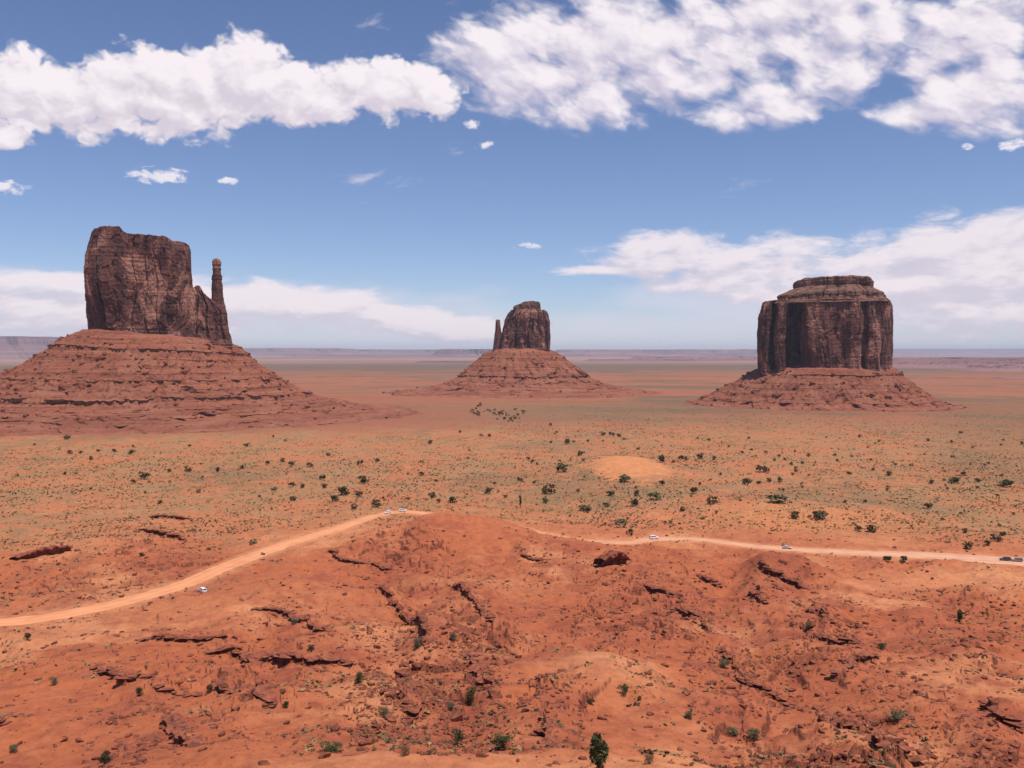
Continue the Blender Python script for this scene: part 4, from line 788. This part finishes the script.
def zone(px, py):
    row = 'far row' if py < 459 else ('middle row' if py < 482 else 'near row')
    if px < 200: col_ = 'below the left butte'
    elif px < 345: col_ = 'above the left road'
    elif px < 465: col_ = 'behind the left road bend'
    elif px < 575: col_ = 'left of the pale dune'
    elif px < 700: col_ = 'around the pale dune'
    elif px < 860: col_ = 'below the right butte'
    else: col_ = 'on the far right plain'
    if py > 514: row = 'closest row'
    return row, col_
zs = {}
for bsh in BUSH: zs.setdefault(zone(bsh[0], bsh[1]), []).append(bsh)
CN = {J: 'dark green', Sg: 'grey green', Dk: 'dark brown', Gn: 'green'}
nb = 0
def lo_bush(px, py, wpx, kind, rs=None):
    c = hit(Z, px, py, 200); q = scale_at(c); o = bpy.data.objects.new('shrub', lo_mesh(kind, random.randrange(5))); C.objects.link(o); sx = wpx * q / 2 * 1.15
    o.location = c; o.scale = (sx, sx * random.uniform(.8, 1.1), sx * random.uniform(0.75, 1.05) * (0.62 if wpx > 14 else 1)); o.rotation_euler.z = random.uniform(0, 6); return o
for (row, col_), L in zs.items():
    L.sort()
    for i, (px, py, wd, kd_) in enumerate(L):
        o = lo_bush(px, py, wd, kd_); size = 'large' if wd > 10 else ('mid-sized' if wd > 6 else 'small'); which = f'alone in the {row}' if len(L) == 1 else f'{ORD[i]} from left in the {row}'
        tag(o, f'{CN[kd_]} bush {col_}, {which}', 'bush', 'bushes dotting the desert plain'); nb += 1
# smaller shrubs
g = np.random.default_rng(99); small = 0; tries = 0; scrub = []
zn = [('left', -20, 345, 'tiny dark shrub on the plain below the left butte, one of many alike'), ('mid', 345, 700, 'tiny dark shrub on the middle plain around the dune, one of many alike'), ('right', 700, 1044, 'tiny dark shrub on the plain below the right butte, one of many alike')]
while small < 165 and tries < 4000:
    tries += 1; px = g.uniform(-15, 1040); py = 432 + 95 * g.uniform() ** 1.2
    if px < 520 and py > 500: continue
    if px < 480 and py < 436: continue
    if abs(px - 627) < 42 and 448 < py < 484: continue
    c = hit(Z, px, py, 200)
    if G_at(RD, c[0], c[1]) < 3: continue
    dens = 0.35 + 0.65 * (px > 480) 
    if g.uniform() > dens: continue
    wd = g.uniform(2.4, 5.0); o = lo_bush(px, py, wd, [J, J, Dk, Dk, Sg][int(g.integers(5))])
    lab = [z for z in zn if z[1] <= px < z[2]]; lab = lab[0] if lab else zn[2]; tag(o, lab[3], 'bush', 'tiny shrubs of the ' + {'left': 'left', 'mid': 'middle', 'right': 'right'}[lab[0]] + ' plain'); small += 1
# grove of paler trees in front of the centre butte
for k in range(46):
    px = g.uniform(470, 526); py = 403 + (px - 472) * 0.16 + g.uniform(0, 13); o = lo_bush(px, py, g.uniform(2.2, 4.6), [J, Gn, Sg, Sg][int(g.integers(4))]); o.name = 'cottonwood_tree'
    tag(o, 'small green tree in the grove on the plain in front of the centre butte', 'tree', 'grove in front of the centre butte')
# scrub: thousands of small tufts
def tuft_protos():
    out = []
    for i in range(5):
        v, f = bush_arrays(6, 1.0, 0.9, 0.6, 500 + i, lobes=3); out.append((v, f))
    return out
def merged_fast(k, P, sc, rz, protos):
    VV, FF, o = [], [], 0
    for i, (v, f) in enumerate(protos):
        m = k == i; p = P[m]; s_ = sc[m][:, None]; c = np.cos(rz[m])[:, None]; sn = np.sin(rz[m])[:, None]; n_ = len(p)
        x = (v[None, :, 0] * c - v[None, :, 1] * sn) * s_ + p[:, 0:1]; y = (v[None, :, 0] * sn + v[None, :, 1] * c) * s_ + p[:, 1:2]; z = v[None, :, 2] * s_ * 0.8 + p[:, 2:3]
        VV.append(np.stack([x, y, z], -1).reshape(-1, 3)); FF.append((f[None] + (np.arange(n_) * len(v))[:, None, None]).reshape(-1, f.shape[1]) + o); o += n_ * len(v)
    return np.vstack(VV), np.vstack(FF)
TP = tuft_protos(); it = []; it2 = []
n = 300000; px = g.uniform(-60, 1084, n); py = 406 + 362 * g.uniform(size=n) ** 2.3; a = np.arctan((px - 512) / F); r0 = np.interp(-py, -pp, rr_); x = r0 * np.sin(a); y = r0 * np.cos(a)
big_ = fbm(x / 130, y / 220, 3, 305); dn = fbm(x / 35, y / 35, 3, 303) + 0.5 * fbm(x / 9, y / 9, 2, 304) + 0.6 * big_; u = g.uniform(size=(4, n)); ok = ~((py < 436) & (px < 500) & (u[0] < 0.95)) & (g.uniform(size=n) < sst(py, 402, 432) + 0.06) & ~((py > 525) & ((dn < 0.12) | (u[1] < 0.80))) & ~((py <= 525) & (dn < -0.05) & (u[1] < 0.8)) & (G_at(RD, x, y) > 1.0) & (((x - 98) / 31) ** 2 + ((y - 752) / 76) ** 2 > 0.7 + 0.6 * g.uniform(size=n))
x, y, r0, u = x[ok], y[ok], r0[ok], u[:, ok]; n = len(x); PT = np.stack([x, y, G_at(Z, x, y) - 0.02], 1); sz = (0.13 + 0.55 * g.uniform(size=n) ** 3.5) * (1 + np.minimum(r0, 800) / 1000); kk_ = g.integers(0, 5, n)
dk = u[3] < 0.12 + 0.45 * sst(big_[ok], -0.1, 0.4)
v, f = merged_fast(kk_[~dk], PT[~dk], sz[~dk], u[2][~dk] * 6.28, TP); tag(obj('scrub', mesh_np('scrub', v, f), M_tuft), 'low dry straw coloured scrub covering the plain', 'scrub', kind='stuff')
v, f = merged_fast(kk_[dk], PT[dk], sz[dk], u[2][dk] * 6.28, TP); tag(obj('sagebrush', mesh_np('sagebrush', v, f), M_leaf['dark_leaf']), 'low dark sagebrush cover of the desert plain', 'scrub', kind='stuff')

# ------------------------------------------------------------------ vehicles
def prism(prof, hw, name, m, parent, inset=None):
    """side profile (x,z) extruded across the width; inset(z) narrows the body towards the roof"""
    bm = bmesh.new(); n = len(prof); L_ = []
    for sgn in (-1, 1): L_.append([bm.verts.new((x, sgn * (hw - (inset(z) if inset else 0)), z)) for x, z in prof])
    bm.faces.new(L_[0][::-1]); bm.faces.new(L_[1])
    for i in range(n): bm.faces.new((L_[0][i], L_[0][(i + 1) % n], L_[1][(i + 1) % n], L_[1][i]))
    bmesh.ops.recalc_face_normals(bm, faces=bm.faces)
    bmesh.ops.bevel(bm, geom=[e for e in bm.edges], offset=0.05, segments=2, affect='EDGES')
    me = bpy.data.meshes.new(name); bm.to_mesh(me); bm.free(); return obj(name, me, m, parent)
def disc(r_, w_, name, m, parent, loc):
    bm = bmesh.new(); bmesh.ops.create_cone(bm, cap_ends=True, segments=20, radius1=r_, radius2=r_, depth=w_, matrix=Matrix.Rotation(math.pi / 2, 4, 'X'))
    bmesh.ops.bevel(bm, geom=[e for e in bm.edges if len(e.link_faces) == 2 and abs(e.calc_face_angle(0)) > 1], offset=0.03, segments=2, affect='EDGES')
    me = bpy.data.meshes.new(name); bm.to_mesh(me); bm.free(); return obj(name, me, m, parent, loc)
def slab(x0, x1, y0, y1, z0, z1, name, m, parent, xt0=None, xt1=None):
    bm = bmesh.new(); xt0 = x0 if xt0 is None else xt0; xt1 = x1 if xt1 is None else xt1
    v = [bm.verts.new(p) for p in ((x0, y0, z0), (x1, y0, z0), (x1, y1, z0), (x0, y1, z0), (xt0, y0, z1), (xt1, y0, z1), (xt1, y1, z1), (xt0, y1, z1))]
    for q in ((0, 3, 2, 1), (4, 5, 6, 7), (0, 1, 5, 4), (1, 2, 6, 5), (2, 3, 7, 6), (3, 0, 4, 7)): bm.faces.new([v[i] for i in q])
    me = bpy.data.meshes.new(name); bm.to_mesh(me); bm.free(); return obj(name, me, m, parent)
def car(kind, pm, label):
    e = empty('car', (0, 0, 0)); tag(e, label, 'car', 'vehicles on the dirt roads')
    if kind == 'suv': lower = [(-2.4, .35), (2.4, .35), (2.45, .75), (2.3, 1.05), (1.2, 1.15), (-2.35, 1.18), (-2.45, .8)]; cab = [(1.15, 1.12), (0.55, 1.78), (-2.1, 1.82), (-2.35, 1.12)]; ct = 1.82
    else: lower = [(-2.25, .3), (2.25, .3), (2.3, .6), (2.15, .85), (0.95, .98), (-1.75, 1.02), (-2.25, .95), (-2.3, .6)]; cab = [(1.05, .95), (0.3, 1.45), (-1.0, 1.47), (-1.8, .98)]; ct = 1.47
    prism(lower, 0.92, 'body', pm, e); prism(cab, 0.86, 'cabin', pm, e, inset=lambda z: 0.12 * (z > 1.2))
    zc = cab[0][1] + 0.06; zt = ct - 0.12; xs, xe = cab[0][0], cab[3][0]; xf, xb = cab[1][0], cab[2][0]
    for sgn in (-1, 1):
        y_ = 0.80 * sgn; slab(-0.05, xs - 0.22, y_ - .06 * (sgn < 0), y_ + .06 * (sgn > 0), zc, zt, 'side_window', M_glass, e, -0.05, xf - 0.1); slab(xe + 0.3, -0.15, y_ - .06 * (sgn < 0), y_ + .06 * (sgn > 0), zc, zt, 'side_window', M_glass, e, xb + 0.12, -0.15)
        slab(2.28 if kind == 'suv' else 2.12, 2.47 if kind == 'suv' else 2.30, .55 * sgn - .18, .55 * sgn + .18, .66, .86, 'headlight', M_lamp, e); slab(-2.48 if kind == 'suv' else -2.32, -2.3 if kind == 'suv' else -2.15, .7 * sgn - .12, .7 * sgn + .12, .74, .96, 'tail_light', M_red, e)
    slab(xs - 0.02, xs + 0.05, -.7, .7, zc, zt, 'windscreen', M_glass, e, xf + 0.02, xf + 0.1); slab(xe - 0.05, xe + 0.02, -.68, .68, zc, zt, 'rear_window', M_glass, e, xb - 0.08, xb - 0.02)
    for x in (-1.5, 1.5):
        for sgn in (-1, 1):
            wh = disc(.36, .24, 'wheel', M_tyre, e, (x, .84 * sgn, .36)); disc(.2, .05, 'rim', M_rim, wh, (0, .115 * sgn, 0))
    return e
def put_car(px, py, kind, pm, label, turn=0.0, ri=None):
    e = car(kind, pm, label)
    best = None
    for q, (P, h, wv, s) in enumerate(road_data):
        X, Y = project(P[:, 0], P[:, 1], h)
        d = np.hypot(X - px, (Y - py)); k = int(np.argmin(d))
        if best is None or d[k] < best[0]: best = (d[k], q, k)
    P, h, wv, s = road_data[best[1]]; k = best[2]; k2 = min(k + 1, len(P) - 1); T = P[k2] - P[k2 - 1]
    c = hit(Z, px, py, 200) if best[0] > 5 else np.array([P[k, 0], P[k, 1], h[k]]); off = 0.16 if best[0] <= 5 else 0.02
    if best[0] <= 5:
        N_ = np.array([-T[1], T[0]]) / np.hypot(*T); ks = (c[0] - (px - 512) / F * c[1]); c[0] = (px - 512) / F * c[1] if abs(ks) < 4 else c[0]
    e.location = (c[0], c[1], c[2] + off); e.rotation_euler.z = math.atan2(T[1], T[0]) + turn; e.scale = (0.95,) * 3
put_car(387, 516, 'suv', M_white, 'white vehicle driving on the left road just before the crest, nearer of the two', math.pi)
put_car(402, 512, 'suv', M_white, 'white vehicle at the very crest of the left road, seen end on', 0)
put_car(199, 592, 'suv', M_white, 'white vehicle parked on the near verge of the left road', 0.9)
put_car(655, 539, 'suv', M_white, 'white vehicle on the right road near where it narrows in the middle', 0)
put_car(789, 547, 'sedan', M_silver, 'pale silver car on the right road above the red knob', 0)
put_car(1009, 559, 'suv', M_dkpaint, 'black vehicle on the wide part of the right road, left of the grey one', math.pi)
put_car(1021, 563, 'suv', M_grey, 'grey vehicle cut off by the right edge of the picture on the road', math.pi)

# ------------------------------------------------------------------ haze
hm = bpy.data.materials.new('haze'); hm.use_nodes = True; hm.node_tree.nodes.clear(); t = NT(hm.node_tree)
pv = t.n('ShaderNodeVolumePrincipled'); pv.inputs['Color'].default_value = (0.80, 0.86, 1.0, 1); pv.inputs['Density'].default_value = 2.4e-5; pv.inputs['Anisotropy'].default_value = 0.0
o_ = t.n('ShaderNodeOutputMaterial'); t.t.links.new(pv.outputs[0], o_.inputs['Volume'])
bm = bmesh.new(); bmesh.ops.create_cube(bm, size=1); me = bpy.data.meshes.new('haze'); bm.to_mesh(me); bm.free()
HZ = obj('haze', me, hm); zlo, zhi = float(Z.min()) - 30, 420.0
HZ.scale = (108000, 108000, zhi - zlo); HZ.location = (0, 0, (zhi + zlo) / 2); tag(HZ, 'thin pale desert haze over the whole valley', 'haze', kind='stuff')
